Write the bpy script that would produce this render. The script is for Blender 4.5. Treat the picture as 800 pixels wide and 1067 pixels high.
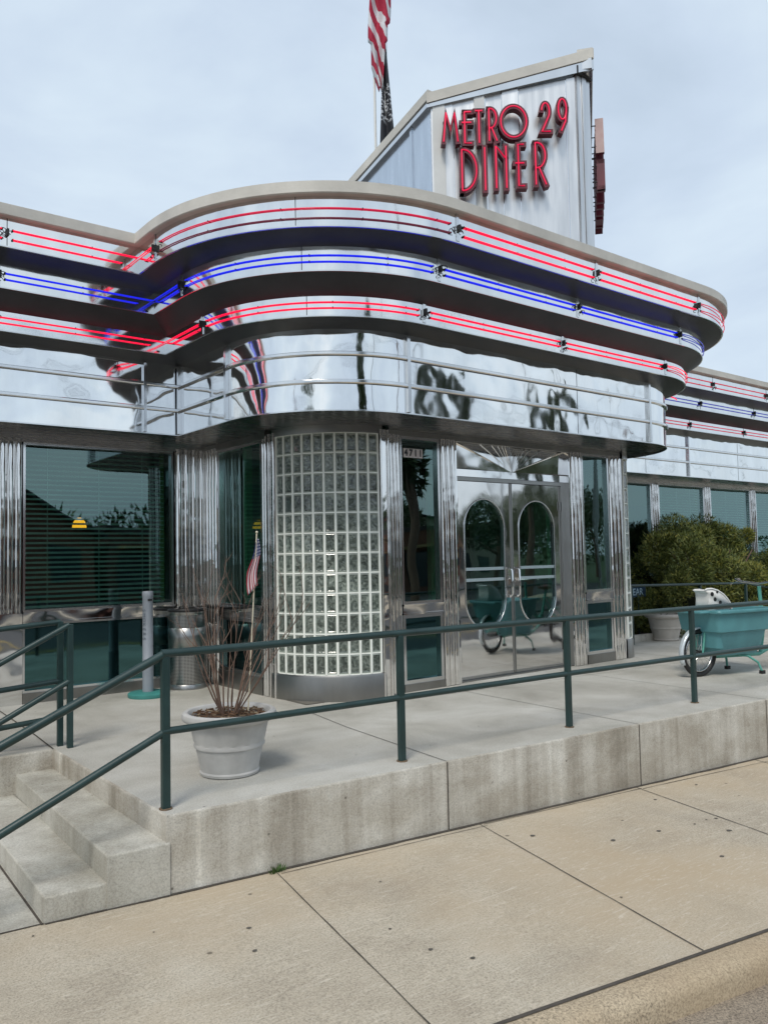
import bpy, bmesh, math, random
from math import radians as R, sin, cos, pi
from mathutils import Vector, Matrix, noise
random.seed(7)
S = bpy.context.scene
for o in list(bpy.data.objects): bpy.data.objects.remove(o)
COL = S.collection

# ------------------------------------------------------------ camera
EYE = 1.31
PIT, ROL, YF = R(3.0976), R(1.1283), R(51.644)
r0 = Vector((sin(YF), -cos(YF), 0)); fw = Vector((cos(YF), sin(YF), 0)); up = Vector((0, 0, 1))
A_ = up*cos(PIT) - fw*sin(PIT); Zf = fw*cos(PIT) + up*sin(PIT)
cx = r0*cos(ROL) - A_*sin(ROL); cy = A_*cos(ROL) + r0*sin(ROL)
cd = bpy.data.cameras.new('camera'); cam = bpy.data.objects.new('camera', cd); COL.objects.link(cam)
cd.sensor_fit = 'VERTICAL'; cd.sensor_height = 24; cd.lens = 850.6/1067*24
cd.clip_start = .05; cd.clip_end = 2000
M = Matrix((cx, cy, -Zf)).transposed().to_4x4(); M.translation = (0, 0, EYE)
cam.matrix_world = M; S.camera = cam

# ------------------------------------------------------------ light
SUN_EL, SUN_AZ = 52, 215       # azimuth of the sun in the XY plane, degrees from +X
W = bpy.data.worlds.new('World'); S.world = W; W.use_nodes = True
nt = W.node_tree; nt.nodes.clear()
def N(nt, t, **k):
    n = nt.nodes.new(t)
    for a, b in k.items():
        if a.startswith('i_'):
            key = a[2:]
            n.inputs[int(key) if key.isdigit() else key.replace('_', ' ')].default_value = b
        else: setattr(n, a, b)
    return n
def ramp(nt, pts, interp='LINEAR'):
    n = nt.nodes.new('ShaderNodeValToRGB'); cr = n.color_ramp; cr.interpolation = interp
    while len(cr.elements) > 1: cr.elements.remove(cr.elements[-1])
    for i, (p, c) in enumerate(pts):
        e = cr.elements[0] if i == 0 else cr.elements.new(p)
        e.position = p; e.color = (*c, 1) if len(c) == 3 else c
    return n
sky = N(nt, 'ShaderNodeTexSky', sky_type='NISHITA', sun_disc=False)
sky.sun_elevation = R(SUN_EL); sky.sun_rotation = R(90 - SUN_AZ); sky.air_density = 1.2; sky.dust_density = 2.5
tc = N(nt, 'ShaderNodeTexCoord')
mp = N(nt, 'ShaderNodeMapping'); mp.inputs['Scale'].default_value = (1, 1, 2.2)
nt.links.new(tc.outputs['Generated'], mp.inputs['Vector'])
nz = N(nt, 'ShaderNodeTexNoise', i_Scale=2.1, i_Detail=7, i_Roughness=.52, i_Distortion=.35)
nt.links.new(mp.outputs['Vector'], nz.inputs['Vector'])
cr = ramp(nt, [(.28, (3.9, 4.7, 5.65)), (.44, (4.7, 5.55, 6.6)), (.56, (5.4, 6.3, 7.15)), (.72, (6.8, 7.4, 7.9))])
nt.links.new(nz.outputs['Fac'], cr.inputs['Fac'])
mx = N(nt, 'ShaderNodeMixRGB', i_Fac=.92)
nt.links.new(sky.outputs['Color'], mx.inputs['Color1']); nt.links.new(cr.outputs['Color'], mx.inputs['Color2'])
bg = N(nt, 'ShaderNodeBackground', i_Strength=.096); ow = N(nt, 'ShaderNodeOutputWorld')
nt.links.new(mx.outputs['Color'], bg.inputs['Color']); nt.links.new(bg.outputs['Background'], ow.inputs['Surface'])
sl = bpy.data.lights.new('sun', 'SUN'); sl.energy = 1.5; sl.angle = R(18); sl.color = (1, .94, .85)
so = bpy.data.objects.new('sun', sl); COL.objects.link(so)
sd = Vector((cos(R(SUN_AZ))*cos(R(SUN_EL)), sin(R(SUN_AZ))*cos(R(SUN_EL)), sin(R(SUN_EL))))
so.rotation_euler = sd.to_track_quat('Z', 'Y').to_euler(); so.location = (0, 0, 20)
S.view_settings.view_transform = 'Standard'; S.view_settings.look = 'None'
S.view_settings.exposure = 0.5; S.view_settings.gamma = 1
S.render.engine = 'CYCLES'; S.cycles.max_bounces = 10; S.cycles.glossy_bounces = 6; S.cycles.transparent_max_bounces = 24
S.cycles.use_denoising = True

# ------------------------------------------------------------ mesh helpers
class MB:
    def __init__(s): s.v = []; s.f = []; s.uv = None; s.mi = []
    def add(s, vs, fs, m=0):
        b = len(s.v); s.v += [tuple(v) for v in vs]
        for f in fs: s.f.append(tuple(i+b for i in f)); s.mi.append(m)
    def box(s, x0, x1, y0, y1, z0, z1, m=0, fr=None):
        vs = [(x, y, z) for z in (z0, z1) for y in (y0, y1) for x in (x0, x1)]
        if fr: vs = [fr(*v) for v in vs]
        s.add(vs, [(0, 2, 3, 1), (4, 5, 7, 6), (0, 1, 5, 4), (2, 6, 7, 3), (0, 4, 6, 2), (1, 3, 7, 5)], m)
    def tube(s, pts, r, n=8, m=0, caps=True, closed=False):
        pts = [Vector(p) for p in pts]; k = len(pts)
        rr = r if isinstance(r, (list, tuple)) else [r]*k
        vs = []; pn = None
        for i, p in enumerate(pts):
            if closed: t = pts[(i+1) % k]-pts[i-1]
            else: t = pts[min(i+1, k-1)]-pts[max(i-1, 0)]
            t.normalize()
            if pn is None:
                a = Vector((0, 0, 1)) if abs(t.z) < .9 else Vector((1, 0, 0))
                pn = t.cross(a).normalized()
            else:
                pn = (pn - t*pn.dot(t))
                pn = pn.normalized() if pn.length > 1e-6 else t.orthogonal().normalized()
            b = t.cross(pn)
            # keep the tube's width through a mitred corner
            sc = 1.0
            if 0 < i < k-1 and not closed:
                c = (pts[i]-pts[i-1]).normalized().dot((pts[i+1]-pts[i]).normalized())
                sc = 1/max(.6, math.sqrt(max(0, (1+c)/2)))
            for j in range(n):
                a = 2*pi*j/n
                vs.append(p + (pn*cos(a)*sc + b*sin(a))*rr[i])
        fs = []
        for i in range(k if closed else k-1):
            i2 = (i+1) % k
            for j in range(n):
                fs.append((i*n+j, i*n+(j+1) % n, i2*n+(j+1) % n, i2*n+j))
        if caps and not closed:
            fs.append(tuple(reversed(range(n)))); fs.append(tuple((k-1)*n+j for j in range(n)))
        s.add(vs, fs, m)
    def lathe(s, prof, c=(0, 0, 0), n=32, m=0, a0=0, a1=2*pi, rf=None):
        full = abs(a1-a0-2*pi) < 1e-6; k = n if full else n+1; vs = []
        for (r, z) in prof:
            for j in range(k):
                a = a0+(a1-a0)*j/n; q = r*(rf(a, z) if rf else 1)
                vs.append((c[0]+q*cos(a), c[1]+q*sin(a), c[2]+z))
        fs = []
        for i in range(len(prof)-1):
            for j in range(n):
                j2 = (j+1) % k if full else j+1
                fs.append((i*k+j, i*k+j2, (i+1)*k+j2, (i+1)*k+j))
        s.add(vs, fs, m)
    def cyl(s, c, r, z0, z1, n=24, m=0, r1=None):
        r1 = r if r1 is None else r1
        vs = [(c[0]+q*cos(2*pi*j/n), c[1]+q*sin(2*pi*j/n), z) for q, z in ((r, z0), (r1, z1)) for j in range(n)]
        fs = [(j, (j+1) % n, n+(j+1) % n, n+j) for j in range(n)] + [tuple(reversed(range(n))), tuple(range(n, 2*n))]
        s.add(vs, fs, m)
    def ball(s, c, r, n=12, sc=(1, 1, 1), m=0):
        vs = []; k = n//2
        for i in range(k+1):
            for j in range(n):
                t = pi*i/k; a = 2*pi*j/n
                vs.append((c[0]+r*sc[0]*sin(t)*cos(a), c[1]+r*sc[1]*sin(t)*sin(a), c[2]+r*sc[2]*cos(t)))
        s.add(vs, [(i*n+j, (i+1)*n+j, (i+1)*n+(j+1) % n, i*n+(j+1) % n) for i in range(k) for j in range(n)], m)
    def prism(s, poly, z0, z1, m=0, fr=None):
        n = len(poly); vs = [(x, y, z0) for x, y in poly]+[(x, y, z1) for x, y in poly]
        if fr: vs = [fr(*v) for v in vs]
        s.add(vs, [tuple(reversed(range(n))), tuple(range(n, 2*n))]+[(i, (i+1) % n, n+(i+1) % n, n+i) for i in range(n)], m)
    def build(s, name, mat, parent=None, smooth=35, recalc=False, bevel=0):
        me = bpy.data.meshes.new(name); me.from_pydata(s.v, [], s.f)
        for q in (mat if isinstance(mat, (list, tuple)) else [mat]): me.materials.append(q)
        if any(s.mi):
            me.polygons.foreach_set('material_index', s.mi)
        if recalc or bevel:
            bm = bmesh.new(); bm.from_mesh(me)
            bmesh.ops.remove_doubles(bm, verts=bm.verts, dist=1e-5)
            bmesh.ops.recalc_face_normals(bm, faces=bm.faces); bm.to_mesh(me); bm.free()
        me.update()
        if smooth:
            me.polygons.foreach_set('use_smooth', [True]*len(me.polygons)); me.set_sharp_from_angle(angle=R(smooth))
        o = bpy.data.objects.new(name, me); COL.objects.link(o)
        if parent is not None: o.parent = parent
        if bevel:
            md = o.modifiers.new('bevel', 'BEVEL'); md.width = bevel; md.segments = 2; md.limit_method = 'ANGLE'; md.angle_limit = R(40)
        return o
def tag(o, label=None, cat=None, group=None, kind=None):
    if label: o['label'] = label
    if cat: o['category'] = cat
    if group: o['group'] = group
    if kind: o['kind'] = kind
    return o
def empty(name, label, cat, group=None, loc=(0, 0, 0)):
    o = bpy.data.objects.new(name, None); COL.objects.link(o); o.location = loc
    o.empty_display_size = .1
    return tag(o, label, cat, group)
def struct(o): o['kind'] = 'structure'; return o
def frame(o, u, n):
    """local frame: s along u, d along the outward normal n, z up"""
    return lambda s, d, z: (o[0]+u[0]*s+n[0]*d, o[1]+u[1]*s+n[1]*d, z)
def text_mesh(txt, size, name, mat, parent, mw, depth=.002, bold=0, sx=1):
    cu = bpy.data.curves.new(name, 'FONT'); cu.body = txt; cu.size = size; cu.extrude = depth; cu.offset = bold
    cu.align_x = 'CENTER'; cu.align_y = 'CENTER'
    t = bpy.data.objects.new(name, cu); COL.objects.link(t)
    bpy.context.view_layer.update()
    me = bpy.data.meshes.new_from_object(t.evaluated_get(bpy.context.evaluated_depsgraph_get()))
    bpy.data.objects.remove(t)
    me.transform(mw @ Matrix.Diagonal((sx, 1, 1, 1)))
    me.materials.clear(); me.materials.append(mat)
    o = bpy.data.objects.new(name, me); COL.objects.link(o); o.parent = parent
    return o

# ------------------------------------------------------------ materials
def newmat(name):
    m = bpy.data.materials.new(name); m.use_nodes = True; t = m.node_tree
    return m, t, t.nodes['Principled BSDF']
def P(name, col, rough=.5, metal=0, var=.0, vs=6, bump=0, bs=40, spec=None, emis=None, es=0, coat=0):
    m, t, b = newmat(name)
    b.inputs['Base Color'].default_value = (*col, 1); b.inputs['Roughness'].default_value = rough
    b.inputs['Metallic'].default_value = metal
    if spec is not None: b.inputs['Specular IOR Level'].default_value = spec
    if coat: b.inputs['Coat Weight'].default_value = coat
    tc = N(t, 'ShaderNodeTexCoord')
    if var:
        n = N(t, 'ShaderNodeTexNoise', i_Scale=vs, i_Detail=6, i_Roughness=.6)
        t.links.new(tc.outputs['Object'], n.inputs['Vector'])
        r = ramp(t, [(.25, tuple(c*(1-var) for c in col)), (.75, tuple(min(1, c*(1+var)) for c in col))])
        t.links.new(n.outputs['Fac'], r.inputs['Fac']); t.links.new(r.outputs['Color'], b.inputs['Base Color'])
        r2 = N(t, 'ShaderNodeMapRange', i_3=max(0, rough-.08), i_4=min(1, rough+.1))
        t.links.new(n.outputs['Fac'], r2.inputs[0]); t.links.new(r2.outputs[0], b.inputs['Roughness'])
    if bump:
        n = N(t, 'ShaderNodeTexNoise', i_Scale=bs, i_Detail=4)
        t.links.new(tc.outputs['Object'], n.inputs['Vector'])
        bp = N(t, 'ShaderNodeBump', i_Strength=.6, i_Distance=bump)
        t.links.new(n.outputs['Fac'], bp.inputs['Height']); t.links.new(bp.outputs['Normal'], b.inputs['Normal'])
    if emis:
        b.inputs['Emission Color'].default_value = (*emis, 1); b.inputs['Emission Strength'].default_value = es
    return m
def steel(name, col, rough, warp=0, ws=1.2, smear=.0, brushed=None, hi=.0):
    """polished or brushed stainless: warped sheet, faint smears"""
    m, t, b = newmat(name)
    b.inputs['Metallic'].default_value = 1
    tc = N(t, 'ShaderNodeTexCoord')
    n = N(t, 'ShaderNodeTexNoise', i_Scale=3, i_Detail=8, i_Roughness=.65)
    mp = N(t, 'ShaderNodeMapping'); mp.inputs['Scale'].default_value = brushed or (1, 1, .35)
    t.links.new(tc.outputs['Object'], mp.inputs['Vector']); t.links.new(mp.outputs['Vector'], n.inputs['Vector'])
    r = ramp(t, [(.3, tuple(c*(.86-smear) for c in col)), (.7, col)])
    t.links.new(n.outputs['Fac'], r.inputs['Fac']); t.links.new(r.outputs['Color'], b.inputs['Base Color'])
    rr = N(t, 'ShaderNodeMapRange', i_1=.35, i_2=.75, i_3=rough, i_4=rough+.06+smear*.3)
    t.links.new(n.outputs['Fac'], rr.inputs[0]); t.links.new(rr.outputs[0], b.inputs['Roughness'])
    if warp:
        w = N(t, 'ShaderNodeTexNoise', i_Scale=ws, i_Detail=1.5, i_Roughness=.4)
        t.links.new(tc.outputs['Object'], w.inputs['Vector'])
        bp = N(t, 'ShaderNodeBump', i_Strength=1, i_Distance=warp)
        t.links.new(w.outputs['Fac'], bp.inputs['Height']); t.links.new(bp.outputs['Normal'], b.inputs['Normal'])
    return m
MIRROR = steel('mirror_steel', (.82, .82, .82), .03, warp=.012, ws=2.2)
FASCIA = steel('fascia_steel', (.88, .89, .89), .03, warp=.017, ws=2.3)
BAND = steel('band_steel', (.84, .85, .85), .05, warp=.007, ws=2.5, smear=.04, brushed=(1.2, 1.2, .5))
DOORS = steel('door_steel', (.76, .75, .74), .03, warp=.007, ws=2.0)
KICK = steel('kick_steel', (.34, .335, .32), .33, warp=.003, ws=3, smear=.12)
TRIM = steel('trim_steel', (.74, .75, .76), .12)
FLUTE = steel('flute_steel', (.86, .85, .84), .03, warp=.004, ws=5)
BRUSH = steel('brushed_steel', (.46, .46, .45), .3, smear=.1)
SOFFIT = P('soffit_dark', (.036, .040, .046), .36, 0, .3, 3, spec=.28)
SOFFIT2 = steel('soffit_steel', (.22, .22, .23), .22, warp=.004, ws=3, smear=.2, brushed=(.5, 3, 1))
CAP = P('coping_metal', (.54, .52, .475), .6, 0, .22, 2.5, .002, 60)
ROOFM = P('roof_membrane', (.12, .12, .12), .9, 0, .2, 1)
RAIL = P('rail_paint', (.017, .042, .041), .38, 0, .25, 8, .0006, 90, spec=.5)
BLACK = P('black_rubber', (.012, .012, .013), .5)
WHITE = P('white_paint', (.75, .75, .73), .4, 0, .06, 5)
MORTAR = P('block_mortar', (.82, .84, .79), .7, 0, .1, 20)
TEALBASE = P('teal_base', (.05, .24, .22), .5, 0, .15, 9)
POLEM = P('grey_plastic', (.26, .29, .33), .5, 0, .1, 6)
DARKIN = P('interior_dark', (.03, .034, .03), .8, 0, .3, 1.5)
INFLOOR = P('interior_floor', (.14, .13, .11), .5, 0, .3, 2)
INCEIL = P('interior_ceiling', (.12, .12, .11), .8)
INGREEN = P('interior_green', (.30, .62, .36), .5, 0, .1, 4)
BOOTH = P('booth_red', (.09, .012, .015), .4, 0, .2, 4)
BLINDM = P('blind_slats', (.80, .84, .82), .4)
LAMPSH = P('lamp_amber', (.8, .35, .03), .4, emis=(1, .33, .02), es=1.6)
LAMPBR = P('lamp_warm', (.8, .6, .3), .4, emis=(1, .62, .25), es=1.3)
def neon(name, c, s): return P(name, tuple(min(1, x*.6+.02) for x in c), .25, emis=c, es=s)
NRED = neon('neon_red', (1, .004, .055), .85); NBLUE = neon('neon_blue', (.008, .02, 1), .55)
NDIM = neon('neon_dim', (.50, .004, .045), .7); NDIM2 = neon('neon_weak', (.14, .01, .035), .4); NRW = neon('neon_red_far', (.55, .03, .07), .6)
NBW = neon('neon_blue_far', (.05, .06, .45), .5)
LETTER = P('letter_red', (.12, .010, .022), .35, 0, .25, 6, spec=.6)
LETTUBE = P('letter_tube', (.55, .01, .05), .3, emis=(.62, .004, .05), es=.6)

def glass(name, tint, refl=.10, dark=.5):
    """a thin tinted pane: mirror reflection over a see-through tint"""
    m, t, b = newmat(name); t.nodes.remove(b); out = t.nodes['Material Output']
    tr = N(t, 'ShaderNodeBsdfTransparent'); tr.inputs['Color'].default_value = (*tint, 1)
    gl = N(t, 'ShaderNodeBsdfGlossy'); gl.inputs['Roughness'].default_value = .01; gl.inputs['Color'].default_value = (.62, .88, .86, 1)
    lw = N(t, 'ShaderNodeFresnel', i_IOR=1.65)
    ad = N(t, 'ShaderNodeMath', operation='MULTIPLY_ADD', use_clamp=True); ad.inputs[1].default_value = 1.5; ad.inputs[2].default_value = refl
    w = N(t, 'ShaderNodeTexNoise', i_Scale=1.1, i_Detail=1); tc = N(t, 'ShaderNodeTexCoord')
    t.links.new(tc.outputs['Object'], w.inputs['Vector'])
    bp = N(t, 'ShaderNodeBump', i_Strength=1, i_Distance=.004); t.links.new(w.outputs['Fac'], bp.inputs['Height'])
    t.links.new(bp.outputs['Normal'], gl.inputs['Normal'])
    mx = N(t, 'ShaderNodeMixShader')
    t.links.new(lw.outputs[0], ad.inputs[0]); t.links.new(ad.outputs[0], mx.inputs[0])
    t.links.new(tr.outputs[0], mx.inputs[1]); t.links.new(gl.outputs[0], mx.inputs[2]); t.links.new(mx.outputs[0], out.inputs[0])
    return m
GLASS = glass('window_glass', (.44, .74, .64), .10)
TEALG = steel('teal_panel', (.075, .165, .17), .03, warp=.004, ws=1.5)
def m_block():
    m, t, b = newmat('glass_block'); tc = N(t, 'ShaderNodeTexCoord')
    n = N(t, 'ShaderNodeTexNoise', i_Scale=17, i_Detail=3, i_Distortion=2.0); t.links.new(tc.outputs['Object'], n.inputs['Vector'])
    n2 = N(t, 'ShaderNodeTexNoise', i_Scale=2.5, i_Detail=2); t.links.new(tc.outputs['Object'], n2.inputs['Vector'])
    r = ramp(t, [(.34, (.06, .075, .065)), (.50, (.15, .18, .155)), (.66, (.30, .34, .30))])
    t.links.new(n.outputs['Fac'], r.inputs['Fac'])
    mx = N(t, 'ShaderNodeMixRGB', blend_type='MULTIPLY', i_Fac=.8); r2 = ramp(t, [(.35, (.35, .35, .35)), (.65, (1, 1, 1))])
    t.links.new(n2.outputs['Fac'], r2.inputs['Fac']); t.links.new(r.outputs['Color'], mx.inputs['Color1']); t.links.new(r2.outputs['Color'], mx.inputs['Color2'])
    t.links.new(mx.outputs['Color'], b.inputs['Base Color'])
    b.inputs['Roughness'].default_value = .08; b.inputs['Coat Weight'].default_value = .6; b.inputs['Coat Roughness'].default_value = .02
    w = N(t, 'ShaderNodeTexNoise', i_Scale=22, i_Detail=1.5); t.links.new(tc.outputs['Object'], w.inputs['Vector'])
    bp = N(t, 'ShaderNodeBump', i_Strength=.8, i_Distance=.012); t.links.new(w.outputs['Fac'], bp.inputs['Height']); t.links.new(bp.outputs['Normal'], b.inputs['Normal'])
    return m
BLOCK = m_block(); BEDGE = P('block_edge', (.33, .37, .33), .08, 0, .35, 9, coat=.5)

def concrete(name, base, dark, light, streak=0, agg=.5, warm=None, scratch=0, rough=.85, spots=0):
    """weathered concrete; streak > 0 adds runs down upright faces"""
    m, t, b = newmat(name); tc = N(t, 'ShaderNodeTexCoord'); L = t.links.new
    n1 = N(t, 'ShaderNodeTexNoise', i_Scale=1.1, i_Detail=9, i_Roughness=.62, i_Distortion=.4); L(tc.outputs['Object'], n1.inputs['Vector'])
    r1 = ramp(t, [(.3, dark), (.5, base), (.72, light)]); L(n1.outputs['Fac'], r1.inputs['Fac'])
    col = r1.outputs['Color']
    n2 = N(t, 'ShaderNodeTexNoise', i_Scale=105, i_Detail=5, i_Roughness=.8); L(tc.outputs['Object'], n2.inputs['Vector'])
    r2 = ramp(t, [(.34, (1-agg*1.3,)*3), (.5, (1, 1, 1)), (.66, (1+agg*.8,)*3)]); L(n2.outputs['Fac'], r2.inputs['Fac'])
    mx = N(t, 'ShaderNodeMixRGB', blend_type='MULTIPLY', i_Fac=.8); L(col, mx.inputs['Color1']); L(r2.outputs['Color'], mx.inputs['Color2']); col = mx.outputs['Color']
    if warm:
        n3 = N(t, 'ShaderNodeTexNoise', i_Scale=.55, i_Detail=5, i_Roughness=.6); L(tc.outputs['Object'], n3.inputs['Vector'])
        r3 = ramp(t, [(.42, (0, 0, 0)), (.68, (1, 1, 1))]); L(n3.outputs['Fac'], r3.inputs['Fac'])
        mw = N(t, 'ShaderNodeMixRGB', i_Color2=(*warm, 1)); L(r3.outputs['Color'], mw.inputs['Fac']); L(col, mw.inputs['Color1']); col = mw.outputs['Color']
    # small pits and spots
    v = N(t, 'ShaderNodeTexVoronoi', i_Scale=4.2 if spots else 5.5); L(tc.outputs['Object'], v.inputs['Vector'])
    rv = ramp(t, [(.045 if spots else .03, (.2, .19, .18)), (.062 if spots else .055, (1, 1, 1))]); L(v.outputs['Distance'], rv.inputs['Fac'])
    mv = N(t, 'ShaderNodeMixRGB', blend_type='MULTIPLY', i_Fac=.75); L(col, mv.inputs['Color1']); L(rv.outputs['Color'], mv.inputs['Color2']); col = mv.outputs['Color']
    if scratch:
        for k, (rot, sc) in enumerate(((.5, (1.6, 13, 1)), (-.7, (1.4, 11, 1)), (.05, (1.8, 9, 1)), (1.5, (1.5, 12, 1)))):
            mp = N(t, 'ShaderNodeMapping'); mp.inputs['Rotation'].default_value = (0, 0, rot); mp.inputs['Scale'].default_value = sc
            L(tc.outputs['Object'], mp.inputs['Vector'])
            n4 = N(t, 'ShaderNodeTexNoise', i_Scale=2.2, i_Detail=6, i_Roughness=.75, i_Distortion=3.0); L(mp.outputs['Vector'], n4.inputs['Vector'])
            r4 = ramp(t, [(.58, (0, 0, 0)), (.70, (scratch,)*3)]); L(n4.outputs['Fac'], r4.inputs['Fac'])
            ms = N(t, 'ShaderNodeMixRGB', i_Color2=(.62, .56, .46, 1)); L(r4.outputs['Color'], ms.inputs['Fac']); L(col, ms.inputs['Color1']); col = ms.outputs['Color']
    if streak:
        mp = N(t, 'ShaderNodeMapping'); mp.inputs['Scale'].default_value = (4.6, 4.6, .26); L(tc.outputs['Object'], mp.inputs['Vector'])
        n5 = N(t, 'ShaderNodeTexNoise', i_Scale=1.3, i_Detail=8, i_Roughness=.6, i_Distortion=.3); L(mp.outputs['Vector'], n5.inputs['Vector'])
        r5 = ramp(t, [(.32, (.50, .46, .40)), (.5, (.92, .90, .86)), (.62, (1.1, 1.1, 1.08)), (.72, (1.5, 1.5, 1.48))]); L(n5.outputs['Fac'], r5.inputs['Fac'])
        m5 = N(t, 'ShaderNodeMixRGB', blend_type='MULTIPLY', i_Fac=streak); L(col, m5.inputs['Color1']); L(r5.outputs['Color'], m5.inputs['Color2']); col = m5.outputs['Color']
        # blotchy brown staining
        mp2 = N(t, 'ShaderNodeMapping'); mp2.inputs['Scale'].default_value = (1, 1, 1.8); L(tc.outputs['Object'], mp2.inputs['Vector'])
        n6 = N(t, 'ShaderNodeTexNoise', i_Scale=1.7, i_Detail=9, i_Roughness=.7); L(mp2.outputs['Vector'], n6.inputs['Vector'])
        r6 = ramp(t, [(.40, (.55, .50, .43)), (.60, (1, 1, 1))]); L(n6.outputs['Fac'], r6.inputs['Fac'])
        m6 = N(t, 'ShaderNodeMixRGB', blend_type='MULTIPLY', i_Fac=streak*.8); L(col, m6.inputs['Color1']); L(r6.outputs['Color'], m6.inputs['Color2']); col = m6.outputs['Color']
    L(col, b.inputs['Base Color']); b.inputs['Roughness'].default_value = rough
    bp = N(t, 'ShaderNodeBump', i_Strength=.7, i_Distance=.004); ad = N(t, 'ShaderNodeMath', operation='ADD')
    n7 = N(t, 'ShaderNodeTexNoise', i_Scale=9, i_Detail=8, i_Roughness=.7); L(tc.outputs['Object'], n7.inputs['Vector'])
    L(n2.outputs['Fac'], ad.inputs[0]); L(n7.outputs['Fac'], ad.inputs[1]); L(ad.outputs[0], bp.inputs['Height']); L(bp.outputs['Normal'], b.inputs['Normal'])
    return m
PLAT = concrete('platform_concrete', (.455, .44, .395), (.33, .315, .275), (.58, .57, .53), agg=.3)
PWALL = concrete('platform_wall', (.52, .50, .455), (.37, .345, .295), (.63, .62, .58), streak=.7, agg=.3)
STEPC = concrete('step_concrete', (.47, .46, .415), (.33, .32, .275), (.59, .58, .54), streak=.4, agg=.3)
WALK = concrete('sidewalk_concrete', (.44, .385, .30), (.33, .28, .215), (.54, .485, .395), agg=.45, warm=(.44, .35, .24), scratch=.75, spots=1)
KERB = concrete('kerb_concrete', (.41, .33, .23), (.28, .22, .155), (.50, .42, .30), agg=.75, warm=(.36, .27, .17))
ROADM = concrete('gutter_concrete', (.22, .175, .13), (.15, .12, .09), (.30, .25, .19), agg=.9)
ASPH = concrete('asphalt', (.055, .055, .056), (.04, .04, .042), (.075, .074, .072), agg=.6)
JOINT = P('joint_dirt', (.07, .06, .05), .95, 0, .4, 20)
TERRA = P('pot_plastic', (.47, .465, .45), .65, 0, .22, 5, .001, 50)
SOIL = P('pot_mulch', (.055, .035, .022), .95, 0, .5, 40, .02, 60)
TWIG = P('twig_bark', (.15, .095, .07), .8, 0, .35, 12)
STICK = P('white_stick', (.6, .55, .42), .5)

# ------------------------------------------------------------ plan of the diner canopy
WY, XS, XL, RL, XR, RR, FY = 7.42, 3.35, 4.47, 1.12, 8.03, 1.05, 5.29
XE = XR+RR
FARL, FARR = -9.0, 34.0
def outline(o, part=None, na=28):
    """canopy outline offset outwards by o; part picks a stretch of it"""
    wl = [(FARL, WY-o), (XS-o, WY-o)]
    side = [(XS-o, FY+RL)]
    arc = [(XL+(RL+o)*cos(pi+pi/2*i/na), FY+RL+(RL+o)*sin(pi+pi/2*i/na)) for i in range(1, na+1)]
    arc2 = [(XR+(RR+o)*cos(1.5*pi+pi/2*i/na), FY+RR+(RR+o)*sin(1.5*pi+pi/2*i/na)) for i in range(0, na+1)]
    wr = [(XE+o, WY-o), (FARR, WY-o)]
    return wl+side+arc+arc2+wr
def sweep(prof, name, mat, parent, smooth=30):
    b = MB(); rows = [[(x, y, z) for x, y in outline(o)] for o, z in prof]; k = len(rows[0])
    vs = [v for r in rows for v in r]; fs = []
    for i in range(len(rows)-1):
        for j in range(k-1): fs.append((i*k+j, i*k+j+1, (i+1)*k+j+1, (i+1)*k+j))
    b.add(vs, fs); return b.build(name, mat, parent, smooth)

# ============================================================ ground
def sw(x): return -.395-.0165*(x-1.75)
def g_sheet(name, pts, mat, dz=0):
    b = MB(); b.add([(x, y, sw(x)+dz if z is None else z) for x, y, z in pts], [tuple(range(len(pts)))]); return struct(b.build(name, mat, None, 0))
KX = lambda x: 2.176-.159*(x-2.207)          # back edge of the kerb
KF = lambda x: KX(x)-.15                     # kerb's face
def strip(name, xs, ya, yb, za, zb, mat, cut=None):
    b = MB(); n = len(xs); vs = []; T = 8
    for x in xs:
        for k in range(T+1):
            q = k/T; vs.append((x, ya(x)*(1-q)+yb(x)*q, za(x)*(1-q)+zb(x)*q))
    b.add(vs, [(i*(T+1)+k, i*(T+1)+k+1, (i+1)*(T+1)+k+1, (i+1)*(T+1)+k) for i in range(n-1) for k in range(T)])
    o = b.build(name, mat, None, 30, recalc=False)
    o.data.flip_normals(); return struct(o)
XSs = [-60, -30, -14, -6, -2]+[i*.5 for i in range(-1, 24)]+[14, 20, 30, 60]
strip('sidewalk', XSs, lambda x: KX(x), lambda x: max(4.0, 4.30-.0865*(x-1.1)+.4) if x < 60 else 4, lambda x: sw(x), lambda x: sw(x), WALK)
# rounded kerb
b = MB(); prof = [(-.004, -.003), (.03, .002), (.10, -.004), (.135, -.022), (.150, -.055), (.158, -.15), (.165, -.25)]
vs = []
for x in XSs:
    for d, z in prof: vs.append((x, KX(x)-d, sw(x)+z))
k = len(prof); b.add(vs, [(i*k+j, i*k+j+1, (i+1)*k+j+1, (i+1)*k+j) for i in range(len(XSs)-1) for j in range(k-1)])
ke = struct(b.build('kerb', KERB, None, 60, recalc=True))
# dark joint between kerb and pavement
b = MB(); vs = []
for x in XSs: vs += [(x, KX(x)+.008, sw(x)+.003), (x, KX(x)-.012, sw(x)+.003)]
b.add(vs, [(2*i, 2*i+1, 2*i+3, 2*i+2) for i in range(len(XSs)-1)])
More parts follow.
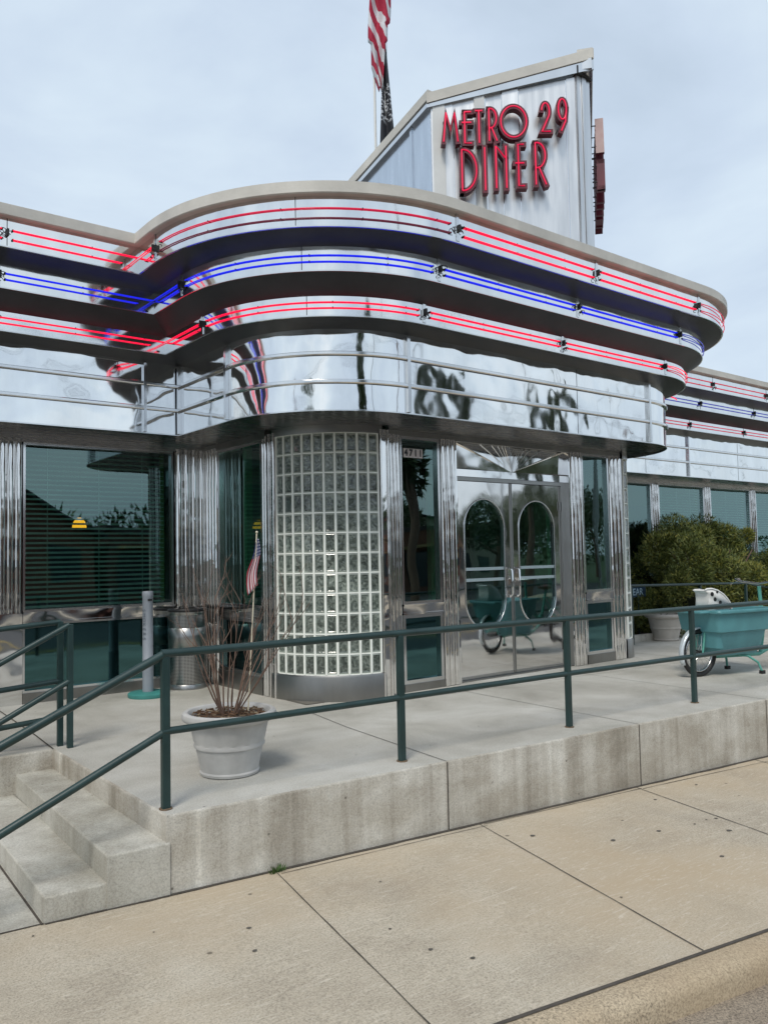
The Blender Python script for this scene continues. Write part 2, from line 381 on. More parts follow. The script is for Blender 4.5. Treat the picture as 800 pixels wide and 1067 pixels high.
# pavement joints
def jline(b, p, q, w=.007, dz=.004):
    p = Vector((*p, 0)); q = Vector((*q, 0)); d = (q-p); n = Vector((-d.y, d.x, 0)).normalized()*w/2; K = 14
    vs = []
    for i in range(K+1):
        c = p+d*i/K; c += n*random.uniform(-.35, .35); ww = random.uniform(.6, 1.25)
        for s in (-1, 1):
            e = c+n*s*ww; vs.append((e.x, e.y, sw(e.x)+dz))
    b.add(vs, [(2*i, 2*i+1, 2*i+3, 2*i+2) for i in range(K)])
for (p, q) in (((2.344, 3.99), (1.985, 2.21)), ((3.798, 3.92), (3.30, 2.01)), ((5.30, 3.75), (4.80, 1.77)), ((6.8, 3.6), (6.28, 1.55)), ((8.3, 3.5), (7.8, 1.3)), ((9.8, 3.4), (9.3, 1.1)), ((.80, 4.12), (.58, 2.43)), ((-.7, 4.3), (-.9, 2.7))):
    jline(b, p, q)
jline(b, (2.35, 3.93), (3.80, 3.80), .005); jline(b, (3.80, 3.83), (5.30, 3.68), .006); jline(b, (5.30, 3.67), (7.6, 3.41), .006)
jline(b, (1.16, 4.10), (-1.2, 4.27), .01)
struct(b.build('pavement_joints', JOINT, None, 0))
# gutter and road: one sheet out to the horizon
b = MB(); vs = []
YR = [(0, -.14), (.0, -.14)]
for x in XSs:
    vs += [(x, KF(x)+.01, sw(x)-.115), (x, KF(x)-.32, sw(x)-.135)]
b.add(vs, [(2*i, 2*i+1, 2*i+3, 2*i+2) for i in range(len(XSs)-1)])
struct(b.build('gutter', ROADM, None, 0))
b = MB(); vs = []
for x in XSs: vs += [(x, KF(x)-.31, sw(x)-.139), (x, -9.6-.159*(x-2.2), sw(x)-.16)]
b.add(vs, [(2*i, 2*i+1, 2*i+3, 2*i+2) for i in range(len(XSs)-1)])
struct(b.build('road', ASPH, None, 0))
b = MB()
for off, w in ((-3.6, .1), (-3.85, .1)):
    vs = []
    for x in XSs: vs += [(x, KF(x)+off, sw(x)-.139+.0), (x, KF(x)+off-w, sw(x)-.139)]
    vs = [(x, y, z+.004-.0022*abs(off)*.6) for x, y, z in vs]
    b.add(vs, [(2*i, 2*i+1, 2*i+3, 2*i+2) for i in range(len(XSs)-1)])
struct(b.build('lane_lines', P('yellow_line', (.55, .38, .06), .7, 0, .2, 3), None, 0))
b = MB(); vs = []
for x in XSs: vs += [(x, -9.6-.159*(x-2.2), sw(x)-.03), (x, -11.8-.159*(x-2.2), sw(x)-.02)]
b.add(vs, [(2*i, 2*i+1, 2*i+3, 2*i+2) for i in range(len(XSs)-1)])
vs = []
for x in XSs: vs += [(x, -9.6-.159*(x-2.2), sw(x)-.16), (x, -9.6-.159*(x-2.2), sw(x)-.03)]
b.add(vs, [(2*i, 2*i+1, 2*i+3, 2*i+2) for i in range(len(XSs)-1)])
struct(b.build('far_pavement', WALK, None, 0))
GRASS = P('far_lawn', (.05, .08, .03), .9, 0, .35, .6)
b = MB(); b.add([(-700, -700, -1.9), (700, -700, -1.9), (700, 700, -1.9), (-700, 700, -1.9)], [(0, 1, 2, 3)])
struct(b.build('ground', GRASS, None, 0))
b = MB(); b.add([(-60, -1.7, -.6+1.0-.95), (-60, -60, -.4), (60, -80, -1.6), (60, -20.9, -1.42)], [(0, 1, 2, 3)])
b = MB(); vs = []
for x in XSs: vs += [(x, -11.8-.159*(x-2.2), sw(x)-.022), (x, -60, sw(x)+.1)]
b.add(vs, [(2*i, 2*i+1, 2*i+3, 2*i+2) for i in range(len(XSs)-1)])
struct(b.build('parking_lot', ASPH, None, 0))

# ============================================================ platform, steps
TX = math.atan(-.0865)
def EY(x): return 4.052-.0865*(x-1.75)       # front edge of the platform
p = MB()
# platform body: upright front, upright step end
C0 = (1.749, 4.052); C1 = (1.763, 6.017)
top = [C0, (3.549, EY(3.549)), (5.372, EY(5.372)), (7.026, EY(7.026)), (9, EY(9)), (12, EY(12)), (13.2, EY(13.2)), (13.2, 9), (-4, 9), (-4, 6.15), (1.3, 6.02), C1]
b = MB(); b.add([(x, y, 0) for x, y in top], [tuple(range(len(top)))]); struct(b.build('platform_top', PLAT, None, 0))
def wallq(b, p, q, z0a, z0b, z1=0.0, n=10, r=.012):
    vs = []; d = Vector((q[0]-p[0], q[1]-p[1])); nn = Vector((d.y, -d.x)).normalized()
    for i in range(n+1):
        x = p[0]+d.x*i/n; y = p[1]+d.y*i/n; zb = z0a+(z0b-z0a)*i/n
        for k, (o_, z) in enumerate(((0, zb), (0, z1-r), (-r*.3, z1-r*.3), (-r, z1))):
            vs.append((x+nn.x*o_, y+nn.y*o_, z))
    b.add(vs, [(i*4+k, (i+1)*4+k, (i+1)*4+k+1, i*4+k+1) for i in range(n) for k in range(3)])
b = MB()
e_ = .004
wallq(b, (C0[0]-e_, C0[1]-e_), (13.2, EY(13.2)-e_), sw(1.75)-.1, sw(13.2)-.1, .0035, 40)
wallq(b, (C1[0]-e_, C1[1]), (C0[0]-e_, C0[1]-e_), -.2, -.2, .0035)
wallq(b, (-4, 6.15-e_), (1.3, 6.02-e_), -.7, -.7, .0035)
wallq(b, (1.3, 6.02-e_), (1.76, 6.017-e_), -.5, -.3, .0035)
struct(b.build('platform_wall', PWALL, None, 50))
# control joints across the platform
b = MB()
def joint(b, pts, w=.006, z=.004):
    for (x0, y0), (x1, y1) in zip(pts, pts[1:]):
        d = Vector((x1-x0, y1-y0)); n = Vector((-d.y, d.x)).normalized()*w/2
        b.add([(x0+n.x, y0+n.y, z), (x0-n.x, y0-n.y, z), (x1-n.x, y1-n.y, z), (x1+n.x, y1+n.y, z)], [(0, 1, 2, 3)])
joint(b, [(3.549, EY(3.549)), (3.70, 5.2), (3.82, 5.87)]); joint(b, [(5.372, EY(5.372)), (5.5, 6.0)]); joint(b, [(7.026, EY(7.026)), (7.2, 6.0)])
joint(b, [(8.9, EY(8.9)), (9.1, 6.6)])
joint(b, [(1.763, 6.02), (1.80, 6.6), (1.86, 8.1)], .012); joint(b, [(3.82, 5.87), (7.2, 5.55), (11, 5.2)], .004)
for x in (3.549, 5.372, 7.026, 8.9):
    y = EY(x)-e_-.003
    b.add([(x-.005, y, -.6), (x+.005, y, -.6), (x+.005, y, .0), (x-.005, y, .0)], [(0, 1, 2, 3)])
struct(b.build('platform_joints', JOINT, None, 0))
# steps
b = MB()
def step(b, fx, bx, x_in, z, zb, fy=4.06):
    """one step block: nosing from (fx,fy) to (bx,6.05), inner edge x_in"""
    pl = [(fx, fy), (x_in, fy-.0865*(x_in-fx)-.0), (x_in, 6.03), (bx, 6.05)]
    r = .012
    def ring(o, zz): return [(pl[0][0]+o, pl[0][1]+o, zz), (pl[1][0], pl[1][1]+o, zz), (pl[2][0], pl[2][1], zz), (pl[3][0]+o, pl[3][1], zz)]
    vs = ring(0, zb)+ring(0, z-r)+ring(r*.3, z-r*.3)+ring(r, z)
    fs = []
    for k in range(3):
        fs += [(k*4, k*4+1, k*4+5, k*4+4), (k*4+3, k*4, k*4+4, k*4+7)]
    fs.append((12, 13, 14, 15)); b.add(vs, fs)
step(b, 1.446, 1.515, 1.76, -.13, -.60, 4.062+.003)
step(b, 1.160, 1.235, 1.50, -.262, -.50, 4.095)
struct(b.build('entrance_steps', STEPC, None, 60))
b = MB(); b.box(1.0, 1.53, 4.5, 6.1, -.9, -.5)
# steel mat of dirt at the foot of the steps (thin dark crack)
b = MB(); joint(b, [(1.15, 4.09), (1.22, 6.0)], .012, sw(1.2)+.004); 
for x0, x1 in ((1.16, 1.75), (1.75, 3.5), (3.5, 5.3), (5.3, 7.0), (7.0, 9)):
    y0 = 4.095-.0865*(x0-1.16)-.012 if x0 > 1.7 else 4.09; y1 = 4.095-.0865*(x1-1.16)-.012
    K = 12; vs = []
    for i in range(K+1):
        x = x0+(x1-x0)*i/K; y = y0+(y1-y0)*i/K; w = random.uniform(.004, .016)
        vs += [(x, y+.03, sw(x)+.005), (x, y-w, sw(x)+.005)]
    b.add(vs, [(2*i, 2*i+1, 2*i+3, 2*i+2) for i in range(K)])
struct(b.build('wall_foot_dirt', JOINT, None, 0))
# pavement to the left of the steps
b = MB(); b.add([(-4, 4.50, sw(-4)+.001), (1.19, 4.098, sw(1.19)+.001), (1.3, 6.3, sw(1.3)+.001), (-4, 6.3, sw(-4)+.001)], [(0, 1, 2, 3)])
struct(b.build('side_pavement', STEPC, None, 0))

# ============================================================ diner
D = empty('diner_building', 'long stainless steel diner with rounded neon canopy over its entrance', 'building')
sweep([(0, 2.52), (0, 3.203)], 'fascia_panel', FASCIA, D)
for z in (2.765, 3.0):
    sweep([(0.001, z-.022), (.022, z-.020), (.027, z-.012), (.027, z+.008), (.014, z+.016), (.001, z+.018)], 'fascia_trim', TRIM, D)
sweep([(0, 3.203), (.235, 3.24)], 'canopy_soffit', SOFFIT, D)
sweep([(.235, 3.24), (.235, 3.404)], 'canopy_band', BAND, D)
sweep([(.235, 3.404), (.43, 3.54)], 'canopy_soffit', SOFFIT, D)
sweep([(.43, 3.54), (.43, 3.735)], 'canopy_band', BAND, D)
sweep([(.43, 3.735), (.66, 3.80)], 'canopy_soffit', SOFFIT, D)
sweep([(.66, 3.80), (.66, 4.045)], 'canopy_band', BAND, D)
sweep([(.66, 4.035), (.712, 4.032), (.722, 4.04), (.722, 4.125), (.70, 4.135), (.3, 4.14)], 'roof_coping', CAP, D)
for o_, z in ((.235, 3.24), (.43, 3.54), (.66, 3.80), (0, 2.52)):
    sweep([(o_+.001, z+.010), (o_+.006, z+.008), (o_+.006, z-.002), (o_-.01, z-.003)], 'band_edge', TRIM, D)
ol = outline(.35)
b = MB(); n = len(ol); b.add([(x, y, 4.10) for x, y in ol]+[(FARR, 15, 4.10), (FARL, 15, 4.10)], [tuple(range(n+2))]); b.build('roof', ROOFM, D, 0)
ol = outline(-.003)
b = MB(); b.add([(x, y, 2.53) for x, y in ol]+[(FARR, 8.3, 2.53), (FARL, 8.3, 2.53)], [tuple(reversed(range(n+2)))]); b.build('entrance_soffit', SOFFIT2, D, 0)

# vertical strips where the panels join
def at(part, t, o):
    """point and outward normal on the outline"""
    if part == 'front': return (t, FY-o), (0, -1)
    if part == 'left': return (t, WY-o), (0, -1)
    if part == 'right': return (t, WY-o), (0, -1)
    if part == 'side': return (XS-o, t), (-1, 0)
    if part == 'arc': a = pi+t*pi/2; return (XL+(RL+o)*cos(a), FY+RL+(RL+o)*sin(a)), (cos(a), sin(a))
    if part == 'rarc': a = 1.5*pi+t*pi/2; return (XR+(RR+o)*cos(a), FY+RR+(RR+o)*sin(a)), (cos(a), sin(a))
def vstrip(kind, part, t, o, z0, z1, w, d=.008):
    b = MB(); (x, y), (nx, ny) = at(part, t, o); u = (-ny, nx)
    b.box(-w/2, w/2, .0005, d, z0, z1, fr=frame((x, y), u, (nx, ny)))
    return b.build(*(('joint_strip', TRIM) if kind == 's' else ('panel_seam', BLACK)), D, 0)
TIERS = [(.235, 3.24, 3.404), (.43, 3.54, 3.735), (.66, 3.80, 4.03)]
LEFTJ = [(1.62), -.2, -2.0, -3.8]; RIGHTJ = [10.3, 12.0, 13.7, 15.4, 17.1, 18.8, 20.5, 22.2, 23.9, 25.6, 27.3]
strips, seams = 's', 'e'
for o_, z0, z1 in TIERS:
    for part, ts in (('arc', [.0, .999]), ('front', [6.25, 8.0])):
        for t in ts: vstrip(strips, part, t, o_, z0+.012, z1+.01, .03)
    for part, ts in (('arc', [.52]), ('left', LEFTJ), ('right', RIGHTJ), ('rarc', [.5])):
        for t in ts: vstrip(seams, part, t, o_, z0+.012, z1, .005, .0025)
for part, ts in (('arc', [0, 1]), ('front', [8.0]), ('side', [7.385]), ('left', [3.0, 1.1, -.8]), ('right', [9.5, 12.3, 15.1])):
    for t in ts: vstrip(strips, part, t, 0, 2.53, 3.19, .035 if part in ('arc', 'front') else .028, .03)
for part, ts in (('front', [6.75]), ('right', [11.1, 13.9]), ('rarc', [.25, .5])):
    for t in ts: vstrip(seams, part, t, 0, 2.53, 3.19, .004, .002)

# --- neon tubes
def run_pts(part, a, b_, o, n=1):
    return [at(part, a+(b_-a)*i/n, o)[0] for i in range(n+1)]
def neon_pair(pts, z1, z2, m1, m2, ends=(1, 1), r=.0052):
    """two glass tubes on stand-offs following pts (plan)"""
    for z, m in ((z1, m1), (z2, m2)):
        if m is None: continue
        P3 = [Vector((x, y, z)) for x, y in pts]
        def dirn(i, j):
            d = (P3[j]-P3[i]); return d.normalized()
        b = MB()
        d0 = dirn(0, 1); n0 = Vector((-d0.y, d0.x, 0)); d1 = dirn(-2, -1); n1 = Vector((-d1.y, d1.x, 0))
        pp = ([P3[0]+n0*.008-d0*0] if ends[0] else [])+P3+([P3[-1]+n1*.008] if ends[1] else [])
        b.tube(pp, r, 8)
        acc = 0
        if ends[0]: b.tube([P3[0]+n0*-.004, P3[0]+n0*.013], .009, 8, m=1)
        if ends[1]: b.tube([P3[-1]+n1*-.004, P3[-1]+n1*.013], .009, 8, m=1)
        for i in range(len(P3)-1):
            seg = P3[i+1]-P3[i]; l = seg.length; q = .62-acc; dd = seg.normalized(); nn = Vector((-dd.y, dd.x, 0))
            while q < l-.02:
                c = P3[i]+dd*q; b.tube([c+nn*.012, c-nn*.009, c-nn*.009+Vector((0, 0, .006))], .0035, 6, m=1); q += .62
            acc = max(0, l-(q-.62)) if q > .62-acc else acc+l
        t = b.build('neon_tube', [m, BLACK], D, 60)
def wires(c, z, n, seed):
    """little looped leads and black sleeves by an electrode"""
    rnd = random.Random(seed); b = MB()
    for k in range(3):
        a = rnd.uniform(-.05, .05); z2 = z+rnd.uniform(-.05, .03); rr = rnd.uniform(.012, .028)
        u = Vector((-n[1], n[0], 0)); nn = Vector((n[0], n[1], 0)); c0 = Vector((c[0], c[1], z2))+u*a+nn*.02
        pts = [c0+u*rr*cos(q)+Vector((0, 0, rr*sin(q)))+nn*.01*sin(q*2) for q in [x*.7 for x in range(8)]]
        b.tube(pts, .003, 5)
    b.box(-.008, .008, -.02, .035, z-.015, z+.04, fr=frame(c, (-n[1], n[0]), n))
    return b.build('neon_housing', BLACK, D, 0)
NT = [(.66, 3.938, 3.862, NRED, 'r'), (.43, 3.662, 3.612, NBLUE, 'b'), (.235, 3.352, 3.305, NRED, 'r')]
so_ = .011
sd_ = 1
for ti, (o_, z1, z2, m, k) in enumerate(NT):
    o2 = o_+so_
    dim = (NDIM, NDIM2) if ti == 0 else (m, m)
    # far left, wing, inside corner
    for a, c in ((-4.0, -2.05), (-2.0, -.25)): neon_pair([(a, WY-o2), (c, WY-o2)], z1, z2, m, m)
    neon_pair([(-.2, WY-o2), (1.58, WY-o2)], z1, z2, m, m)
    ye = FY+RL-.02
    neon_pair([(1.66, WY-o2), (XS-o2, WY-o2), (XS-o2, ye+.02)], z1, z1-10, m, None)
    neon_pair([(1.66, WY-o2), (XS-o2-.14, WY-o2)], z1-10, z2, None, m)
    neon_pair([(XS-o2, WY-o2-.16), (XS-o2, ye+.02)], z1-10, z2, None, m)
    # big curve
    neon_pair([at('arc', .04+.93*i/26, o2)[0] for i in range(27)], z1, z2, *dim)
    neon_pair([(XL+.06, FY-o2), (6.20, FY-o2)], z1, z2, m, m)
    neon_pair([(6.30, FY-o2), (7.93, FY-o2)], z1, z2, m, m)
    dm = (NDIM, NDIM) if ti == 0 else ((NBW, NBW) if ti == 1 else (NRED, NDIM))
    pr = [(8.02, FY-o2)]+[at('rarc', i/20, o2+.01)[0] for i in range(1, 19)]
    neon_pair(pr, z1, z2, *dm)
    fm = (NRW if k == 'r' else NBW)
    xs = [10.3+1.7*i for i in range(11)]
    for xa in xs: neon_pair([(xa+.04, WY-o2), (xa+1.66, WY-o2)], z1, z2, fm, fm)
    for part, ts in (('left', [1.62, -.22, -2.02]), ('arc', [.005, 1.0]), ('front', [6.25, 7.98]), ('right', xs)):
        for t in ts:
            c, nn = at(part, t, o_); wires(c, (z1+z2)/2, nn, sd_); sd_ += 1
# cable looping out past the end of the top and bottom tiers
for o_, z, m in ((.66, 3.93, NDIM2), (.235, 3.33, NRED)):
    b = MB(); (x, y), nn = at('rarc', .78, o_+.05)
    b.tube([(x+.08*sin(q*.55)*1, y+.10*cos(q*.55)-.05, z+.02-.13*q/5) for q in range(6)], .007, 6); b.build('neon_lead', m, D, 60)

# --- walls. frames: front wall, wing walls, left side wall
FRONT = frame((0, 6.10), (1, 0), (0, -1)); WING = frame((0, 8.13), (1, 0), (0, -1)); SIDE = frame((3.98, 0), (0, -1), (-1, 0))
# SIDE: s = -y
def flutes(fr, s0, s1, z0, z1, n, name='fluted_post', cap=True, par=None):
    b = MB(); w = (s1-s0)/n; K = 7; r = w*.46
    b.box(s0, s1, -.05, 0.0, z0, z1, fr=fr)
    for i in range(n):
        c = s0+w*(i+.5); sec = [(c-r*cos(pi*k/K), r*.95*sin(pi*k/K)+.001) for k in range(K+1)]
        vs = [fr(s, d, z) for z in (z0+.005, z1-.012) for s, d in sec]
        vs += [fr(c, .003, z1)]
        b.add(vs, [(k, k+1, K+2+k, K+1+k) for k in range(K)]+[(K+1+k, K+2+k, 2*K+2) for k in range(K)])
    return b.build(name, FLUTE, par or D, 50)
def window(fr, s0, s1, z0, z1, fw=.028, pane=GLASS, name='window', d0=-.03, frmat=TRIM, blind=False):
    b = MB()
    b.box(s0, s1, d0-.02, .008, z1-fw, z1, fr=fr); b.box(s0, s1, d0-.02, .010, z0, z0+fw, fr=fr)
    b.box(s0, s0+fw, d0-.02, .006, z0+fw, z1-fw, fr=fr); b.box(s1-fw, s1, d0-.02, .006, z0+fw, z1-fw, fr=fr)
    w = b.build(name, frmat, D, 0)
    g = MB(); g.add([fr(s0+fw, d0, z0+fw), fr(s1-fw, d0, z0+fw), fr(s1-fw, d0, z1-fw), fr(s0+fw, d0, z1-fw)], [(0, 1, 2, 3)])
    g.build('pane', pane, w, 0)
    if blind:
        q = MB(); z = z0+.04
        while z < z1-.04:
            a = .0125
            q.add([fr(s0+.04, d0-.07-a, z+.010), fr(s1-.07, d0-.07-a, z+.010), fr(s1-.07, d0-.07+a, z-.010), fr(s0+.04, d0-.07+a, z-.010)], [(0, 1, 2, 3)]); z += .047
        for s in (s0+.25, (s0+s1)/2, s1-.3): q.box(s-.002, s+.002, d0-.072, d0-.068, z0+.04, z1-.04, fr=fr)
        q.build('blind', BLINDM, w, 0)
        q = MB(); q.box(s1-.10, s1-.06, d0-.10, d0-.07, z0+.03, z1-.03, fr=fr); q.build('curtain_edge', P('curtain_green', (.22, .26, .10), .7), w, 0)
    return w
def sill(fr, s0, s1, z0=.74, z1=.84, d=.03):
    b = MB(); b.box(s0, s1, -.05, d*.5, z0, z1, fr=fr); b.box(s0, s1, -.05, d, z1-.018, z1, fr=fr); b.box(s0, s1, -.05, d, z0, z0+.015, fr=fr)
    return b.build('sill_rail', MIRROR, D, 0)
def kick(fr, s0, s1, z0=0, z1=.09, d=.02):
    b = MB(); b.box(s0, s1, -.05, d, z0, z1, fr=fr); return b.build('kick_plate', KICK, D, 0)
# front wall
flutes(FRONT, 4.89, 5.025, 0.0, 2.50, 3)
flutes(FRONT, 5.555, 5.76, 0.0, 2.50, 3)
flutes(FRONT, 7.60, 7.80, 0.0, 2.50, 3)
flutes(FRONT, 8.335, 8.56, 0.0, 2.50, 3)
window(FRONT, 5.03, 5.55, .84, 2.48); sill(FRONT, 5.03, 5.55)
window(FRONT, 5.03, 5.55, .075, .74, .035, TEALG, 'lower_panel'); kick(FRONT, 5.03, 5.55, 0, .075)
window(FRONT, 7.81, 8.325, .84, 2.48); sill(FRONT, 7.81, 8.325)
window(FRONT, 7.81, 8.325, .11, .74, .035, TEALG, 'lower_panel'); kick(FRONT, 7.81, 8.325, 0, .11)
b = MB(); b.box(4.9, 8.56, -.05, .012, 2.48, 2.53, fr=FRONT); b.build('header_rail', BRUSH, D, 0)
b = MB(); b.box(5.76, 5.79, -.16, .004, 0, 2.5, fr=FRONT); b.build('door_jamb', MIRROR, D, 0)
b = MB(); b.box(7.575, 7.60, -.16, .004, 0, 2.5, fr=FRONT); b.build('door_jamb', MIRROR, D, 0)
# door frame, doors
DF = frame((0, 6.18), (1, 0), (0, -1))
b = MB(); b.box(5.79, 7.575, -.08, .02, 2.085, 2.125, fr=DF); b.box(5.79, 5.835, -.08, .02, 0, 2.085, fr=DF); b.box(7.50, 7.575, -.08, .025, 0, 2.085, fr=DF)
b.build('door_frame', BRUSH, D, 0)
b = MB(); b.box(5.79, 7.575, -.02, .05, 0, .012, fr=DF); b.build('threshold', KICK, D, 0)
PUSHM = P('push_bar', (.50, .60, .62), .3, .2)
def door(s0, s1, hside):
    """steel leaf with a tall stadium-shaped window; hside: side of the pull"""
    z0, z1 = .015, 2.08; c = (s0+s1)/2; w2 = .298; zc0, zc1 = .52+w2, 1.90-w2
    K = 20; hole = [(c+w2*cos(pi*k/K), zc1+w2*sin(pi*k/K)) for k in range(K+1)]+[(c+w2*cos(pi+pi*k/K), zc0+w2*sin(pi+pi*k/K)) for k in range(K+1)]
    n = len(hole)
    def outer(x, z):
        dx, dz = x-c, z-(z0+z1)/2
        t = min((s1-c)/abs(dx) if abs(dx) > 1e-6 else 9e9, ((z1-z0)/2)/abs(dz) if abs(dz) > 1e-6 else 9e9)
        return (c+dx*t, (z0+z1)/2+dz*t)
    b = MB(); out = [outer(x, z) for x, z in hole]
    for cxn, czn in ((s0, z0), (s1, z0), (s0, z1), (s1, z1)):
        i = min(range(n), key=lambda q: (out[q][0]-cxn)**2+(out[q][1]-czn)**2); out[i] = (cxn, czn)
    vs = [DF(x, .0, z) for x, z in hole]+[DF(x, .0, z) for x, z in out]+[DF(x, -.045, z) for x, z in hole]
    fs = [(i, (i+1) % n, n+(i+1) % n, n+i) for i in range(n)]+[(i, 2*n+i, 2*n+(i+1) % n, (i+1) % n) for i in range(n)]
    b.add(vs, fs); d = b.build('door', DOORS, D, 20, recalc=False)
    g = MB(); g.add([DF(x, -.02, z) for x, z in hole], [tuple(range(n))]); g.build('door_glass', GLASS, d, 0)
    t = MB(); t.tube([DF(x, .003, z) for x, z in hole], .0075, 8, closed=True); t.build('window_trim', TRIM, d, 60)
    h = MB()
    for z in (1.04, 1.155):
        h = MB(); h.box(c-.287, c+.287, -.016, -.004, z-.016, z+.016, fr=DF); h.build('push_bar', PUSHM, d, 0)
    hs = s1-.055 if hside > 0 else s0+.055
    p_ = MB()
    for z in (1.0, 1.12, .88):
        p_.box(hs-.022, hs+.022, .001, .012, z-.03, z+.03, fr=DF)
    p_.tube([DF(hs, .012, .84), DF(hs, .05, .87), DF(hs, .055, 1.0), DF(hs, .05, 1.13), DF(hs, .012, 1.16)], .011, 8)
    p_.build('handle', MIRROR, d, 50)
    e = MB(); e.box((s1-.012 if hside > 0 else s0), (s1 if hside > 0 else s0+.012), .0, .012, z0, z1, fr=DF); e.box(s0+.02, s1-.02, .0, .006, z0, z0+.03, fr=DF); e.build('door_edge', BRUSH, d, 0)
    for z in (.25, 1.85):
        q = MB(); hx = s0+.012 if hside > 0 else s1-.012; q.tube([DF(hx, .012, z-.05), DF(hx, .012, z+.05)], .010, 8); q.build('hinge', BRUSH, d, 50)
door(5.838, 6.665, 1); door(6.671, 7.497, -1)
# sunburst panel over the doors
b = MB(); cxp, czp = 6.69, 2.205; s0, s1, z0, z1 = 5.79, 7.575, 2.13, 2.50
rim = []
angs = [0, 18, 30, 42, 52, 61, 69, 76, 83, 90, 97, 104, 111, 119, 128, 138, 150, 162, 180]
def hitrim(a):
    dx, dz = cos(a), sin(a); ts = []
    if dx > 1e-6: ts.append((s1-cxp)/dx)
    if dx < -1e-6: ts.append((s0-cxp)/dx)
    if dz > 1e-6: ts.append((z1-czp)/dz)
    t = min(ts); return (cxp+dx*t, czp+dz*t), t
for i, a in enumerate(angs[:-1]):
    a0, a1 = R(a), R(angs[i+1]); am = (a0+a1)/2
    pts_ = []
    # ridge line at every boundary, flat valley in each wedge
    w = .018
    (p0, t0), (p1, t1) = hitrim(a0), hitrim(a1)
    pm, tm = hitrim(am)
    crn = []
    for cx_, cz_ in ((s1, z1), (s0, z1)):
        ac = math.atan2(cz_-czp, cx_-cxp)
        if a0 < ac < a1: crn.append((cx_, cz_, ac))
    ring = [(p0[0], p0[1], .010)]
    l0, _ = hitrim(a0+R(1.1)); l1, _ = hitrim(a1-R(1.1))
    ring.append((l0[0], l0[1], .002))
    for cx_, cz_, ac in crn: ring.append((cx_, cz_, .002))
    ring += [(l1[0], l1[1], .002), (p1[0], p1[1], .010)]
    vs = [DF(cxp, .012, czp)]+[DF(x, d, z) for x, z, d in ring]
    vs = [DF(cxp, .012, czp)]+[DF(x, d+(z-czp)*.046, z) for x, z, d in ring]
    b.add(vs, [(0, k, k+1) for k in range(1, len(ring))])
b.build('sunburst_panel', MIRROR, D, 12)
b = MB(); b.box(s0, s1, .0, .012, z0, czp, fr=DF); b.box(s0, s1, -.05, -.001, z0, 2.53, fr=DF); b.build('transom_rail', MIRROR, D, 0)

# curved glass block columns
def block_column(cx_, cy_, r, a0, a1, ncol, z0=.24, z1=2.46, nrow=12):
    blk = MB(); mor = MB(); da = (a1-a0)/ncol; dz = (z1-z0)/nrow; g = .006
    K = 6
    # mortar shell, 7 mm behind the block faces
    mor.lathe([(r-.012, z0), (r-.012, z1)], (cx_, cy_, 0), 40, a0=a0, a1=a1)
    for i in range(ncol+1):
        a = a0+da*i; ww = .009/r
        vs = [(cx_+(r+.004)*cos(a+s), cy_+(r+.004)*sin(a+s), z) for z in (z0, z1) for s in (-ww, ww)]+[(cx_+(r-.014)*cos(a+s), cy_+(r-.014)*sin(a+s), z) for z in (z0, z1) for s in (-ww, ww)]
        mor.add(vs, [(0, 1, 3, 2), (0, 2, 6, 4), (1, 5, 7, 3)])
    for j in range(nrow+1):
        z = z0+dz*j; mor.lathe([(r-.012, z-.006), (r+.001, z-.006), (r+.001, z+.006), (r-.012, z+.006)], (cx_, cy_, 0), 40, a0=a0, a1=a1)
    for i in range(ncol):
        for j in range(nrow):
            aa, ab = a0+da*i+g/r, a0+da*(i+1)-g/r; za, zb = z0+dz*j+g, z0+dz*(j+1)-g
            def pt(u, v, h): a = aa+(ab-aa)*u; return (cx_+(r+h)*cos(a), cy_+(r+h)*sin(a), za+(zb-za)*v)
            vs = [pt(0, 0, -.006), pt(1, 0, -.006), pt(1, 1, -.006), pt(0, 1, -.006), pt(.12, .07, -.001), pt(.88, .07, -.001), pt(.88, .93, -.001), pt(.12, .93, -.001),
                  pt(.22, .12, -.006), pt(.78, .12, -.006), pt(.78, .88, -.006), pt(.22, .88, -.006)]
            blk.add(vs, [(0, 1, 5, 4), (1, 2, 6, 5), (2, 3, 7, 6), (3, 0, 4, 7)], 1)
            b0_ = len(blk.v)-12
            for f_ in ((4, 5, 9, 8), (5, 6, 10, 9), (6, 7, 11, 10), (7, 4, 8, 11), (8, 9, 10, 11)): blk.f.append(tuple(q+b0_ for q in f_)); blk.mi.append(0)
    root = blk.build('glass_block_wall', [BLOCK, BEDGE], D, 20); mor.build('mortar', MORTAR, root, 30)
    k_ = MB(); k_.lathe([(r+.012, 0), (r+.012, .215), (r+.004, .235), (r-.02, .24)], (cx_, cy_, 0), 40, a0=a0-.12, a1=a1+.06); k_.build('kick_plate', KICK, D, 30)
    t_ = MB(); t_.lathe([(r-.01, z1), (r+.01, z1), (r+.01, 2.53)], (cx_, cy_, 0), 40, a0=a0-.06, a1=a1+.06); t_.build('header_rail', BRUSH, D, 30)
    return root
block_column(4.76, 6.76, .78, pi+.12, 1.5*pi-.11, 10)
for a in (pi+.03, 1.5*pi-.02):     # steel verticals on either side of the blocks
    b = MB(); c = (4.76+.78*cos(a), 6.76+.78*sin(a)); b.box(-.05, .05, -.03, .004, 0, 2.5, fr=frame(c, (-sin(a), cos(a)), (cos(a), sin(a))))
    b.tube([(c[0]+.012*cos(a)+(-sin(a))*.04, c[1]+.012*sin(a)+cos(a)*.04, z) for z in (.0, 2.5)], .012, 8)
    b.tube([(c[0]+.012*cos(a)-(-sin(a))*.045, c[1]+.012*sin(a)-cos(a)*.045, z) for z in (.0, 2.5)], .010, 8); b.build('column_trim', FLUTE, D, 50)
